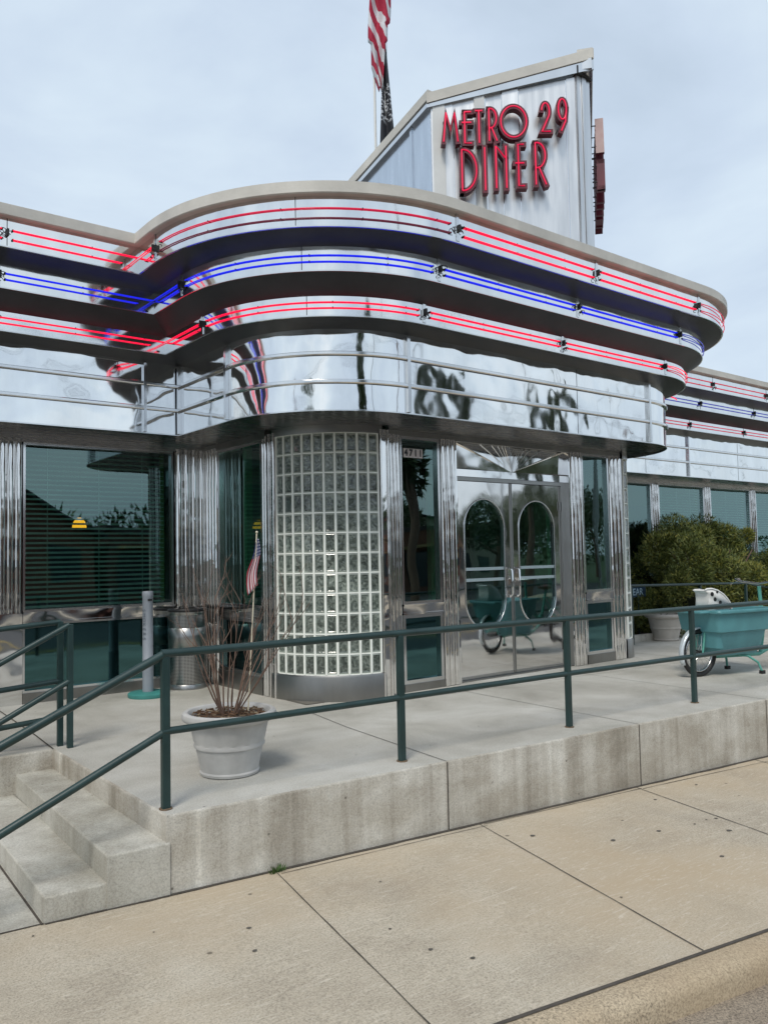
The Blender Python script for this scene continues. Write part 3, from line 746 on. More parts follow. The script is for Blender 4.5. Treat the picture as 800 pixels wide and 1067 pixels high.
b = MB(); b.box(8.556, 8.612, -.05, .012, 0, 2.5, fr=FRONT); b.build('column_trim', TRIM, D, 0)
block_column(8.57, 6.08+.36, .36, 1.5*pi+.10, 2*pi-.05, 4)
b = MB(); b.box(-.03, 0, 6.44, 8.13, 0, 2.53, fr=lambda x, y, z: (8.94+x, y, z)); b.build('side_wall', MIRROR, D, 0)
# left side wall of the vestibule
flutes(SIDE, -6.92, -6.83, 0, 2.5, 2)
window(SIDE, -7.84, -6.93, .83, 2.46); sill(SIDE, -7.84, -6.93, .72, .83)
window(SIDE, -7.84, -6.93, .17, .72, .035, TEALG, 'lower_panel'); kick(SIDE, -7.84, -6.93, 0, .17)
flutes(SIDE, -8.12, -7.85, 0, 2.5, 4)
flutes(WING, 3.62, 3.97, 0, 2.5, 4)
b = MB(); b.box(3.96, 4.02, 6.84, 8.13, 2.46, 2.53); b.build('header_rail', BRUSH, D, 0)
# left wing
b = MB(); b.box(FARL, 3.98, -.05, .012, 2.47, 2.53, fr=WING); b.box(FARL, 3.60, -.05, .03, 2.455, 2.475, fr=WING); b.build('header_rail', MIRROR, D, 0)
for i, x1 in enumerate((3.60, 1.86, .12, -1.62, -3.36, -5.1)):
    x0 = x1-1.50
    window(WING, x0, x1, .85, 2.455, .022, blind=True); sill(WING, x0, x1, .745, .85)
    for a, c in ((x0, x1-.02),):
        window(WING, a, c, .10, .745, .02, TEALG, 'lower_panel')
    kick(WING, x0, x1, 0, .10)
    flutes(WING, x0-.22, x0-.01, .84, 2.5, 3)
    b = MB(); b.box(x0-.24, x0-.003, -.05, .012, 0.0, .84, fr=WING); b.build('pilaster', MIRROR, D, 0)
# right wing
b = MB(); b.box(8.95, FARR, -.05, .012, 2.50, 2.53, fr=WING); b.box(8.95, FARR, -.05, .03, 2.485, 2.50, fr=WING); b.build('header_rail', MIRROR, D, 0)
x = 9.15
for i in range(14):
    x1 = x+1.46; window(WING, x, x1, .85, 2.485, .03, blind=(i in (2, 3, 4)))
    sill(WING, x, x1); window(WING, x, x1, .10, .745, .03, TEALG, 'lower_panel'); kick(WING, x, x1, 0, .10)
    flutes(WING, x1+.005, x1+.205, 0, 2.5, 3); x = x1+.21
# interior
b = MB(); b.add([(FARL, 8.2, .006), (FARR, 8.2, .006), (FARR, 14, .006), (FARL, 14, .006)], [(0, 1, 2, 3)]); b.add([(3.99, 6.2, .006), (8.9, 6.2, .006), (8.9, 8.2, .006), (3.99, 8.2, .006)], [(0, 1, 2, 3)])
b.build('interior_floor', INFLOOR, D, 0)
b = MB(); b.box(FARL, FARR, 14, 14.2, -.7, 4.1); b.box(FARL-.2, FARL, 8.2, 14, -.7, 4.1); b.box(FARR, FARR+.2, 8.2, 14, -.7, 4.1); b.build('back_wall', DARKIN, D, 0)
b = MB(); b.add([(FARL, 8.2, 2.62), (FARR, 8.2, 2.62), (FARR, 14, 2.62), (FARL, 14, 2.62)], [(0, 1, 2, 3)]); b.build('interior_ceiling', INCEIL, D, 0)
b = MB()
for x0, x1 in ((4.15, 4.95), (8.0, 8.8)): b.box(x0, x1, 8.1, 8.2, 0, 2.5)
b.build('lobby_wall', P('lobby_paint', (.30, .42, .34), .6, 0, .1, 2), D, 0)
b = MB()
for x, y in ((5.62, 6.9), (5.05, 8.05), (6.25, 8.0), (7.1, 8.0), (8.15, 6.95), (8.75, 7.6), (4.25, 7.7)): b.box(x-.035, x+.035, y-.035, y+.035, 0, 2.5)
b.build('inner_door_frame', INGREEN, D, 0)
# lamps hanging inside
def pendant(x, y, z, mat, label, r=.075):
    t = empty('pendant_lamp', label, 'lamp', None, (x, y, z))
    b = MB(); b.lathe([(.018, .11), (r*.55, .095), (r*.9, .05), (r, 0), (r*.96, -.002), (r*.85, .045), (r*.5, .085)], n=20); b.build('lamp_shade', mat, t, 50)
    b = MB(); b.tube([(0, 0, .105), (0, 0, 2.62-z)], .004, 6); b.build('cord', BLACK, t, 0)
pendant(2.904, 9.0, 1.682, LAMPSH, 'amber glass pendant lamp glowing behind the blinds of the big left window')
pendant(16.42, 10.0, 1.82, LAMPBR, 'pale glowing pendant lamp in a window above the green bush', .13)

# street number on the glass by the door
pt = empty('house_number_plate', 'white stickers reading 4711 on the window left of the doors', 'sign', None, (5.215, 6.112, 2.32))
DIG = P('digit_black', (.02, .02, .025), .4); PLW = P('plate_white', (.75, .70, .70), .5)
for i, ch in enumerate('4711'):
    b = MB(); xx = -.093+.062*i; b.box(xx-.029, xx+.029, -.004, .004, -.045, .045); pl_ = b.build('tile', PLW, pt, 0)
    text_mesh(ch, .088, 'digit', DIG, pl_, Matrix.Translation((xx, -.006, 0)) @ Matrix.Rotation(pi/2, 4, 'X'), .001, .004, .9)

# ============================================================ roof sign
PA = Vector((7.023, 5.4, 0)); TD = Vector((-.784, .62, 0)); TN = Vector((-.62, -.784, 0))
T = empty('roof_sign', 'white angular steel sign tower on the diner roof with red METRO 29 DINER letters', 'sign')
SGN = steel('sign_steel', (.74, .75, .76), .33, warp=.006, ws=2, smear=.10, brushed=(4, 4, .3))
SGN2 = steel('sign_side_steel', (.66, .71, .77), .22, warp=.008, ws=1.5, smear=.06, brushed=(3, 3, .4))  # same steel as the face with a bluer sky reflection put into the colour
SF = lambda q, d, z: tuple(PA+TD*q+TN*d+Vector((0, 0, z)))
def ztop(q): return 6.462-.06*0+(6.152-6.462)*(q+.06)/1.63
ZB = 4.09
def fpanel(b, q0, q1, d0, d1, zt0, zt1, m=0):
    vs = [SF(q, d, z) for d in (d0, d1) for q, z in ((q0, ZB), (q1, ZB), (q1, zt1), (q0, zt0))]
    b.add(vs, [(4, 5, 6, 7), (0, 3, 2, 1), (0, 4, 7, 3), (1, 2, 6, 5), (3, 7, 6, 2)], m)
QC = 1.571
b = MB(); edges = [0.0, .10, .62, .80, .98, 1.33, QC]
for i in range(len(edges)-1):
    a, c = edges[i]+.004, edges[i+1]-.004; dd = (.012, .0, .02, .0, .012, .02)[i]
    fpanel(b, a, c, -.04, dd, ztop(a), ztop(c))
b.build('face_panel', SGN, T, 0, recalc=True)
b = MB()
for q in edges[1:-1]: fpanel(b, q-.007, q+.007, -.03, .006, ztop(q)-.01, ztop(q)-.01)
b.build('face_rib', TRIM, T, 0, recalc=True)
# backing, second face and apex
e2 = Vector((.784, .62, 0)); PB = PA+Vector((.215, 0, 0)); N2 = Vector((.62, -.784, 0))
SB = lambda q, d, z: tuple(PB+e2*q+N2*d+Vector((0, 0, z)))
b = MB()
vs = [SB(q, d, z) for d in (-.04, 0) for q, z in ((0, ZB), (QC, ZB), (QC, ztop(QC)), (0, ztop(0)))]
b.add(vs, [(4, 5, 6, 7), (0, 3, 2, 1), (0, 4, 7, 3), (1, 2, 6, 5), (3, 7, 6, 2)]); b.build('face_panel', SGN, T, 0, recalc=True)
b = MB()
for i, (x0, x1, dd) in enumerate(((0, .07, 0), (.074, .14, .012), (.144, .215, 0))): b.box(PA.x+x0, PA.x+x1, PA.y-.03-dd, PA.y+.02, ZB, 6.50)
b.build('apex_post', SGN, T, 0)
b = MB(); b.box(PA.x-.02, PA.x+.235, PA.y-.06, PA.y+.03, 6.47, 6.56); b.build('apex_cap', BLACK, T, 0)
# side walls running back over the roof
CL = PA+TD*QC; CR = PB+e2*QC
for c, sgn in ((CL, -1), (CR, 1)):
    b = MB(); segs = [0, .30, .33, 1.3, 1.33, 2.4, 2.43, 3.2]
    zt = lambda y: 6.16-.30*y
    for i in range(len(segs)-1):
        y0, y1 = segs[i], segs[i+1]; rib = (y1-y0) < .05; d = .02 if rib else 0
        x0, x1 = c.x+sgn*(-.03), c.x+sgn*d
        vs = [(x, c.y+y, z) for x in (x0, x1) for y, z in ((y0, ZB), (y1, ZB), (y1, zt(y1)), (y0, zt(y0)))]
        b.add(vs, [(0, 1, 2, 3), (7, 6, 5, 4), (0, 3, 7, 4), (1, 5, 6, 2), (3, 2, 6, 7)])
    b.build('side_panel', SGN2, T, 0, recalc=True)
    # sloping trims and cap
    for nm, mt, z0, z1, ov in (('edge_trim', TRIM, -.02, .045, .045), ('top_cap', CAP, .047, .15, .06)):
        b = MB(); vs = [(c.x+sgn*o2, c.y+y, zt(y)+z) for o2 in (-.12, ov) for y in (-.03, 3.25) for z in (z0, z1)]
        b.add(vs, [(0, 1, 3, 2), (4, 6, 7, 5), (0, 4, 5, 1), (2, 3, 7, 6), (1, 5, 7, 3), (0, 2, 6, 4)]); b.build(nm, mt, T, 0, recalc=True)
# front cap along the face, both sides
zc = lambda q: 6.281+.256*(1.6-q)
for F_, sg in ((SF, 1), (SB, 1)):
    for nm, mt, a0, a1, ov in (('edge_trim', TRIM, -.225, -.112, .05), ('top_cap', CAP, -.110, 0, .065)):
        qs = (-.20, QC+.04); vs = []
        for q in qs:
            for d in (-.10, ov):
                zl = max(zc(q)+a0, ztop(q)-.02) if a0 < -.2 else zc(q)+a0
                vs += [F_(q, d, zl), F_(q, d, zc(q)+a1)]
        b = MB(); b.add(vs, [(0, 2, 3, 1), (4, 5, 7, 6), (0, 1, 5, 4), (2, 6, 7, 3), (1, 3, 7, 5), (0, 4, 6, 2)]); b.build(nm, mt, T, 0, recalc=True)
b = MB(); b.add([SF(0, 0, 6.44), SB(0, 0, 6.44), SB(QC, 0, 6.1), (CR.x, CR.y+3.2, 5.2), (CL.x, CL.y+3.2, 5.2), SF(QC, 0, 6.1)], [tuple(range(6))]); b.build('sign_roof', ROOFM, T, 0)
b = MB(); b.box(CL.x, CR.x, CL.y+3.15, CL.y+3.2, ZB, 5.25); b.build('back_panel', SGN, T, 0)

def el(cx_, cz_, rx, rz, a0, a1, n=18): return [(cx_+rx*cos(R(a0+(a1-a0)*i/n)), cz_+rz*sin(R(a0+(a1-a0)*i/n))) for i in range(n+1)]
# centre lines of each letter in unit boxes (x 0..1, z 0..1)
GL = {
 'M': [[(0, 0), (.20, 1), (.5, .38), (.80, 1), (1, 0)]],
 'E': [[(1, 1), (.30, 1)], [(.30, 1), (.30, 0), (1, 0)], [(0, .66), (1, .66)]],
 'e': [[(1, 1), (.35, 1), (.35, 0), (1, 0)], [(0, .55), (1, .55)]],
 'T': [[(0, 1), (1, 1)], [(.5, 1), (.5, 0)]],
 'R': [[(.15, 0), (.15, 1)], [(.15, 1)]+el(.30, .70, .62, .30, 90, -90, 12)+[(.15, .40)], [(.42, .40), (.95, 0)]],
 'O': [el(.5, .5, .5, .5, 0, 360, 30)],
 '2': [el(.45, .70, .45, .30, 170, -30, 14)+[(.0, 0), (1, 0)]],
 '9': [el(.5, .68, .42, .32, 0, 360, 22), [(.92, .68), (.80, .30), (.35, 0)]],
 'D': [[(.12, 0), (.12, 1)], [(.12, 1)]+el(.2, .5, .8, .5, 90, -90, 18)+[(.12, 0)]],
 'I': [[(.5, 0), (.5, 1)]],
 'N': [[(.05, 0), (.05, 1), (.85, .72)], [(.92, 1), (.92, 0)]],
}
def ribbon(b, pts, hw, fr, d0, d1, closed=False):
    """thick stroke: a bar of width 2*hw along pts, from depth d0 to d1"""
    n = len(pts); V = [Vector(p) for p in pts]; Lf, Rt = [], []
    for i in range(n):
        if closed: a = V[i]-V[i-1]; c = V[(i+1) % n]-V[i]
        else: a = V[i]-V[i-1] if i else V[1]-V[0]; c = V[i+1]-V[i] if i < n-1 else a
        a = a.normalized(); c = c.normalized(); na = Vector((-a.y, a.x)); nc = Vector((-c.y, c.x)); m = (na+nc)
        if m.length < .25: m = na
        m = m.normalized(); k = hw/max(.45, m.dot(na))
        p = V[i].copy()
        if not closed and i == 0: p = p-c*hw
        if not closed and i == n-1: p = p+a*hw
        Lf.append(p+m*k); Rt.append(p-m*k)
    m_ = n if closed else n-1; base = len(b.v); vs = []
    for i in range(n):
        for q, d in ((Lf[i], d0), (Rt[i], d0), (Rt[i], d1), (Lf[i], d1)): vs.append(fr(q.x, d, q.y))
    fs = []
    for i in range(m_):
        j = (i+1) % n
        for k in range(4): fs.append((i*4+k, j*4+k, j*4+(k+1) % 4, i*4+(k+1) % 4))
    if not closed: fs += [(0, 3, 2, 1), tuple((n-1)*4+k for k in range(4))]
    b.add(vs, fs)
def letter(ch, q_left, q_right, zlo, zhi, hw=.026, F_=SF, tube=True, name='letter'):
    b = MB(); t = MB(); w = q_left-q_right; h = zhi-zlo
    for s in GL[ch]:
        cl = len(s) > 10 and (Vector(s[0])-Vector(s[-1])).length < 1e-4
        pts = [(q_left-hw-(w-2*hw)*x, zlo+hw+(h-2*hw)*z) for x, z in s]
        if cl: pts = pts[:-1]
        ribbon(b, pts, hw, F_, .075+random.uniform(-.001, .001), .165, cl)
        t.tube([F_(x, .168, z) for x, z in pts], .0075, 6, closed=cl)
    lo = b.build(name, LETTER, T, 0, recalc=True)
    if tube: t.build('tube', LETTUBE, lo, 60)
    for zz in (zlo+.08, zhi-.08):
        s_ = MB()
        q = (q_left+q_right)/2 if ch in 'IT' else q_left-hw-.01
        s_.tube([F_(q, .0, zz), F_(q, .08, zz)], .006, 6); s_.build('stand_off', BLACK, lo, 0)
dq = .02      # letters stand 0.165 m proud: shift so their fronts fall where the photo has them
def LT(ch, ql, qr, z0, z1, hw=.026): letter(ch, ql, qr, z0, z1, hw)
DZ = -.10
for ch, ql, qr, z0, z1 in (('M', 1.455, 1.25, 5.755, 6.125), ('E', 1.26, 1.105, 5.735, 6.13), ('T', 1.115, .985, 5.735, 6.14), ('R', .985, .83, 5.755, 6.16), ('O', .845, .52, 5.79, 6.185), ('2', .41, .265, 5.845, 6.21), ('9', .24, .085, 5.85, 6.25)):
    LT(ch, ql+.02, qr+.02, z0+DZ, z1+DZ, .027)
for ch, ql, qr, z0, z1 in (('D', 1.29, 1.06, 5.20, 5.70), ('I', 1.03, .965, 5.20, 5.72), ('N', .915, .735, 5.22, 5.73), ('e', .705, .555, 5.24, 5.745), ('R', .51, .32, 5.25, 5.76)):
    LT(ch, ql+.02, qr+.02, z0+DZ*.8, z1+DZ*.8, .028)
for (z0, z1), txt in (((5.72, 6.12), 'METRO'), ((5.32, 5.66), 'DINER')):
    for i, ch in enumerate(txt): letter(ch, .16+.24*i, .16+.24*i+.18, z0-.012*i, z1-.012*i, .022, SB, tube=False)

# ============================================================ flags
def wavy_sheet(name, mat, parent, fn, nu, nv):
    b = MB(); vs = []; 
    for j in range(nv+1):
        for i in range(nu+1): vs.append(fn(i/nu, j/nv))
    b.add(vs, [(j*(nu+1)+i, j*(nu+1)+i+1, (j+1)*(nu+1)+i+1, (j+1)*(nu+1)+i) for j in range(nv) for i in range(nu)])
    o = b.build(name, mat, parent, 80); uv = o.data.uv_layers.new(name='UVMap')
    for p_ in o.data.polygons:
        for li in p_.loop_indices:
            vi = o.data.loops[li].vertex_index; uv.data[li].uv = ((vi % (nu+1))/nu, (vi//(nu+1))/nv)
    o.modifiers.new('solid', 'SOLIDIFY').thickness = .003
    return o
def flagmat(name, nst, canton_u, canton_v, stars=True):
    m, t, b = newmat(name); L = t.links.new; uv = N(t, 'ShaderNodeUVMap'); uv.uv_map = 'UVMap'; sp = N(t, 'ShaderNodeSeparateXYZ'); L(uv.outputs[0], sp.inputs[0])
    # across the flag's height: u ; along its fly: v
    mu = N(t, 'ShaderNodeMath', operation='MULTIPLY'); mu.inputs[1].default_value = nst/2; L(sp.outputs['X'], mu.inputs[0])
    fr_ = N(t, 'ShaderNodeMath', operation='FRACT'); L(mu.outputs[0], fr_.inputs[0])
    gt = N(t, 'ShaderNodeMath', operation='GREATER_THAN'); gt.inputs[1].default_value = .5; L(fr_.outputs[0], gt.inputs[0])
    mx = N(t, 'ShaderNodeMixRGB', i_Color1=(.36, .012, .035, 1), i_Color2=(.62, .62, .64, 1)); L(gt.outputs[0], mx.inputs['Fac'])
    a = N(t, 'ShaderNodeMath', operation='LESS_THAN'); a.inputs[1].default_value = canton_u; L(sp.outputs['X'], a.inputs[0])
    c = N(t, 'ShaderNodeMath', operation='LESS_THAN'); c.inputs[1].default_value = canton_v; L(sp.outputs['Y'], c.inputs[0])
    mm = N(t, 'ShaderNodeMath', operation='MULTIPLY'); L(a.outputs[0], mm.inputs[0]); L(c.outputs[0], mm.inputs[1])
    mp = N(t, 'ShaderNodeMapping'); mp.inputs['Scale'].default_value = (9/canton_u*.9, 11/canton_v*.5, 1); L(uv.outputs[0], mp.inputs['Vector'])
    v = N(t, 'ShaderNodeTexVoronoi', i_Scale=1, i_Randomness=0.0); L(mp.outputs['Vector'], v.inputs['Vector'])
    r = ramp(t, [(.22, (.6, .6, .65)), (.26, (.015, .03, .14))]); L(v.outputs['Distance'], r.inputs['Fac'])
    m2 = N(t, 'ShaderNodeMixRGB'); L(mm.outputs[0], m2.inputs['Fac']); L(mx.outputs['Color'], m2.inputs['Color1']); L(r.outputs['Color'], m2.inputs['Color2'])
    L(m2.outputs['Color'], b.inputs['Base Color']); b.inputs['Roughness'].default_value = .75; b.inputs['Sheen Weight'].default_value = .3
    return m
FX, FYp = 8.065, 9.957
fp = empty('flagpole', 'taller pale flagpole behind the roof carrying the two limp flags', 'flagpole', None, (FX, FYp, 4.1))
b = MB(); b.tube([(0, 0, 0), (0, 0, 8.4)], [.035, .022], 12); b.build('pole', WHITE, fp, 60)
b = MB(); b.ball((0, 0, 8.46), .07, 14); b.build('finial', P('gold_ball', (.6, .42, .12), .3, 1), fp, 60)
b = MB(); b.tube([(.035, -.02, .5), (.045, -.02, 8.2)], .004, 5); b.build('halyard', WHITE, fp, 0)
fq = empty('flagpole', 'second thinner flagpole just left of the black flag', 'flagpole', None, (FX-.105, FYp+.13, 4.1))
b = MB(); b.tube([(0, 0, 0), (0, 0, 8.2)], [.024, .02], 10); b.build('pole', WHITE, fq, 60)
b = MB(); b.ball((0, 0, 8.24), .05, 12); b.build('finial', WHITE, fq, 60)
VX = Vector((.784, -.62, 0)); VD = Vector((.62, .784, 0))
def us(u, v):
    # gathered at the hoist, hanging straight down in folds; u across the stripes, v down the fly
    z = 12.3-3.55*v-.10*u*(1-v)
    sp = .13+.03*sin(v*5)
    x = -.10+(u-.5)*2*sp*(1-.75*max(0, (v-.86)/.14)) + .045*sin(v*9+u*2)
    if v > .84: x += -.05*(v-.84)/.16*0
    x += .16*(1-abs(2*u-1))*sin(v*4.2+.6)*.15
    y = .055*sin(u*13+v*4)+.03*sin(v*12)
    zz = z-(.55*(1-u) if False else 0)-.28*(.5-u)*min(1, v*3)
    zz += .62*abs(u-.62)*max(0, (v-.7)/.3)
    return tuple(Vector((FX, FYp-.03, 0))+VX*(x+.02)+VD*y+Vector((0, 0, zz)))
def us2(u, v):
    """limp flag: cloth column 0.36 m wide whose stripes run diagonally round the folds"""
    z = 12.2-3.42*v
    wl = -.245+.025*sin(z*3.1); wr = .04+.07*max(0, sin((z-9.6)*2.2))*(1 if z > 9.9 else .2)
    if z < 9.55: wr = -.055+.08*(z-8.75); wl = -.225+.12*max(0, (9.2-z)/.45)
    x = wl+(wr-wl)*u
    y = .06*sin(u*9+z*2.3)+.02*sin(z*7)
    return tuple(Vector((FX, FYp-.03, 0))+VX*x+VD*(y-.05)+Vector((0, 0, z)))
def limpmat():
    m, t, b = newmat('us_flag_cloth'); L = t.links.new; uv = N(t, 'ShaderNodeUVMap'); uv.uv_map = 'UVMap'; sp = N(t, 'ShaderNodeSeparateXYZ'); L(uv.outputs[0], sp.inputs[0])
    # stripe coordinate = diagonal across the hanging folds
    a = N(t, 'ShaderNodeMath', operation='MULTIPLY'); a.inputs[1].default_value = 8.2; L(sp.outputs['Y'], a.inputs[0])
    c = N(t, 'ShaderNodeMath', operation='MULTIPLY_ADD'); c.inputs[1].default_value = -1.7; L(sp.outputs['X'], c.inputs[0]); L(a.outputs[0], c.inputs[2])
    w = N(t, 'ShaderNodeTexNoise', i_Scale=3.0, i_Detail=1); L(uv.outputs[0], w.inputs['Vector'])
    d = N(t, 'ShaderNodeMath', operation='MULTIPLY_ADD'); d.inputs[1].default_value = .9; L(w.outputs['Fac'], d.inputs[0]); L(c.outputs[0], d.inputs[2])
    fr_ = N(t, 'ShaderNodeMath', operation='FRACT'); L(d.outputs[0], fr_.inputs[0])
    gt = N(t, 'ShaderNodeMath', operation='GREATER_THAN'); gt.inputs[1].default_value = .52; L(fr_.outputs[0], gt.inputs[0])
    mx = N(t, 'ShaderNodeMixRGB', i_Color1=(.38, .012, .045, 1), i_Color2=(.60, .60, .63, 1)); L(gt.outputs[0], mx.inputs['Fac'])
    ca = N(t, 'ShaderNodeMath', operation='LESS_THAN'); ca.inputs[1].default_value = .42; L(sp.outputs['Y'], ca.inputs[0])
    m2 = N(t, 'ShaderNodeMixRGB', i_Color2=(.015, .03, .13, 1)); L(ca.outputs[0], m2.inputs['Fac']); L(mx.outputs['Color'], m2.inputs['Color1'])
    L(m2.outputs['Color'], b.inputs['Base Color']); b.inputs['Roughness'].default_value = .8
    return m
f1 = wavy_sheet('national_flag', limpmat(), None, us2, 16, 90); tag(f1, 'large red and white striped flag hanging limp from the tall pole', 'flag')
def bf(u, v):
    z = 9.60-1.95*v
    wl = -.02-.085*v; wr = .025+.115*min(1, v*1.2)
    x = wl+(wr-wl)*u
    return tuple(Vector((FX+.02, FYp+.02, 0))+VX*x+VD*(.04*sin(u*8+z*2)-.09)+Vector((0, 0, z)))
def blackflag():
    m, t, b = newmat('black_flag_cloth'); L = t.links.new; uv = N(t, 'ShaderNodeUVMap'); uv.uv_map = 'UVMap'; sp = N(t, 'ShaderNodeSeparateXYZ'); L(uv.outputs[0], sp.inputs[0])
    # white lettering and wreath lines lost in the folds
    mp = N(t, 'ShaderNodeMapping'); mp.inputs['Scale'].default_value = (2.2, 26, 1); mp.inputs['Rotation'].default_value = (0, 0, -.12); L(uv.outputs[0], mp.inputs['Vector'])
    n = N(t, 'ShaderNodeTexNoise', i_Scale=1.6, i_Detail=2.5, i_Distortion=.5); L(mp.outputs['Vector'], n.inputs['Vector'])
    r = ramp(t, [(.52, (0, 0, 0)), (.56, (1, 1, 1))]); L(n.outputs['Fac'], r.inputs['Fac'])
    band = ramp(t, [(.36, (0, 0, 0)), (.38, (1, 1, 1)), (.66, (1, 1, 1)), (.70, (0, 0, 0))]); L(sp.outputs['Y'], band.inputs['Fac'])
    mm = N(t, 'ShaderNodeMixRGB', blend_type='MULTIPLY', i_Fac=1); L(r.outputs['Color'], mm.inputs['Color1']); L(band.outputs['Color'], mm.inputs['Color2'])
    mx = N(t, 'ShaderNodeMixRGB', i_Color1=(.012, .014, .02, 1), i_Color2=(.45, .47, .5, 1)); L(mm.outputs['Color'], mx.inputs['Fac'])
    L(mx.outputs['Color'], b.inputs['Base Color']); b.inputs['Roughness'].default_value = .8
    return m
f2 = wavy_sheet('black_flag', blackflag(), None, bf, 12, 50); tag(f2, 'black flag with white emblem hanging limp below the striped flag', 'flag')

# ============================================================ rails
def rot_post(b, x, y, z0, z1, w=.022, d=.018): b.box(x-w, x+w, y-d, y+d, z0, z1)
GROUT = P('grout_rust', (.16, .11, .07), .9, 0, .5, 40)
rl = empty('front_handrail', 'dark green steel handrail along the platform front, turning down the steps', 'railing')
PO = [(1.796, 4.173), (3.352, 4.10), (4.923, 4.03), (6.47, 3.93), (8.02, 3.80), (9.57, 3.67), (11.1, 3.54)]
for i, (x, y) in enumerate(PO):
    b = MB(); rot_post(b, x, y, 0, .80); b.build('post', RAIL, rl, 0, bevel=.004)
    b = MB(); b.cyl((x, y), .036, .0005, .006, 10); b.build('grout_ring', GROUT, rl, 0)
def zr(i): return .815-.003*i
dirx = Vector((1, -.0865, 0)).normalized()
for nm, h, r in (('top_rail', 0, .0225), ('mid_rail', -.41, .020)):
    b = MB(); x0 = Vector((*PO[0], zr(0)+h)); 
    b.tube([x0+Vector((-.02, .0, 0))]+[Vector((x, y, zr(i)+h)) for i, (x, y) in enumerate(PO[1:], 1)], r, 14); b.build(nm, RAIL, rl, 60)
    dz = (.459-.83)/(.988-1.795)
    b = MB(); L_ = -2.05; end = x0+Vector((L_, .0865*2.05*.55, L_*dz)); b.tube([x0+Vector((.005, 0, .001)), end], r, 14); b.build('stair_'+nm, RAIL, rl, 60)
# lower stair post, standing on the pavement left of frame
xl, yl = -.20, 4.28; b = MB(); rot_post(b, xl, yl, sw(xl), zr(0)+dz*(xl-1.796)); b.build('post', RAIL, rl, 0)
# rail behind the steps
r2 = empty('back_stair_handrail', 'dark green handrail at the back of the steps, sloping down to the left', 'railing')
r3 = empty('ramp_handrail', 'dark green three bar handrail running level to the left edge', 'railing')
xb, yb = 1.868, 5.99
b = MB(); rot_post(b, xb, yb, 0, .87, .02, .017); b.build('post', RAIL, r2, 0, bevel=.004)
for nm, za in (('top_rail', .865), ('mid_rail', .468)):
    b = MB(); s_ = (.873-.647)/(1.851-1.412); b.tube([(xb-.005, yb, za), (xb-2.3, yb+.11, za-2.3*s_)], .020, 14); b.build(nm, RAIL, r2, 60)
b = MB(); rot_post(b, -.15, yb+.09, sw(-.2), -.05+.0, .02, .017); b.build('post', RAIL, r2, 0)
xr_, yr_ = 1.833, 6.10
b = MB(); rot_post(b, xr_, yr_, 0, .885, .02, .017); b.build('post', RAIL, r3, 0, bevel=.004)
b = MB(); rot_post(b, .3, yr_+.07, 0, .82, .02, .017); b.build('post', RAIL, r3, 0, bevel=.004)
for nm, za in (('top_rail', .883), ('mid_rail', .462), ('low_rail', .205)):
    b = MB(); b.tube([(xr_, yr_, za), (-3.4, yr_+.27, za-.07*5.2)], .019, 14); b.build(nm, RAIL, r3, 60)
# rail at the right, in front of the bush
r4 = empty('right_ramp_handrail', 'dark green handrail in front of the green bush, dropping at its right end', 'railing')
for x, y, z in ((9.85, 6.9, .83), (11.55, 6.85, .79), (12.814, 6.8, .76), (14.9, 6.7, .45)):
    b = MB(); rot_post(b, x, y, -.5 if x > 14 else 0, z, .02, .018); b.build('post', RAIL, r4, 0)
for nm, h in (('top_rail', 0), ('mid_rail', -.38)):
    b = MB(); b.tube([(9.3, 6.9, .84+h), (12.814, 6.8, .76+h), (15.6, 6.68, .35+h)], .02, 10); b.build(nm, RAIL, r4, 60)

# ============================================================ planter with twigs and flag
POTC = Vector((2.40, 4.61, 0))
def planter(loc, s, label, mat):
    t = empty('planter', label, 'planter', None, loc)
    prof = [(0, 0), (.165, 0), (.178, .006), (.182, .02), (.176, .03), (.186, .085), (.205, .165), (.214, .170), (.217, .182), (.212, .194), (.217, .21), (.240, .318), (.262, .322), (.284, .336), (.290, .355), (.284, .374), (.268, .383), (.252, .380), (.240, .362), (.236, .33), (.2, .30)]
    b = MB(); b.lathe([(r*s, z*s) for r, z in prof], n=48, rf=lambda a, z: 1+(.006*cos(a*16) if .2*s < z < .31*s or .03*s < z < .16*s else 0)); b.build('pot', mat, t, 40)
    b = MB(); vs = [(0, 0, .345*s)]
    K = 28
    for rr in (.08, .16, .238):
        for j in range(K): vs.append((rr*s*cos(2*pi*j/K), rr*s*sin(2*pi*j/K), (.343+.012*random.random()-(.02 if rr > .2 else 0))*s))
    fs = [(0, 1+j, 1+(j+1) % K) for j in range(K)]
    for q in range(2): fs += [(1+q*K+j, 1+(q+1)*K+j, 1+(q+1)*K+(j+1) % K, 1+q*K+(j+1) % K) for j in range(K)]
    b.add(vs, fs); so2 = b.build('soil', SOIL, t, 0)
    return t, so2
pt1, soil1 = planter(POTC, 1.0, 'large pale grey round planter by the steps holding bare twigs', TERRA)
b = MB(); b2 = MB()
for i in range(260):
    a = random.uniform(0, 2*pi); r = .23*math.sqrt(random.random()); c = Vector((r*cos(a), r*sin(a), .352+random.uniform(0, .012))); d = Vector((random.uniform(-1, 1), random.uniform(-1, 1), random.uniform(-.2, .4))).normalized()*random.uniform(.008, .03)
    (b if random.random() < .75 else b2).tube([c-d, c+d], random.uniform(.0018, .005), 4)
b.build('mulch', P('mulch_chips', (.10, .055, .03), .9, 0, .5, 30), soil1, 0)
b2.build('dry_leaves', P('dry_leaves', (.22, .17, .11), .9, 0, .3, 30), soil1, 0)
sh = empty('bare_shrub', 'leafless brown twiggy shrub growing in the large pale planter', 'shrub', None, POTC+Vector((0, 0, .345)))
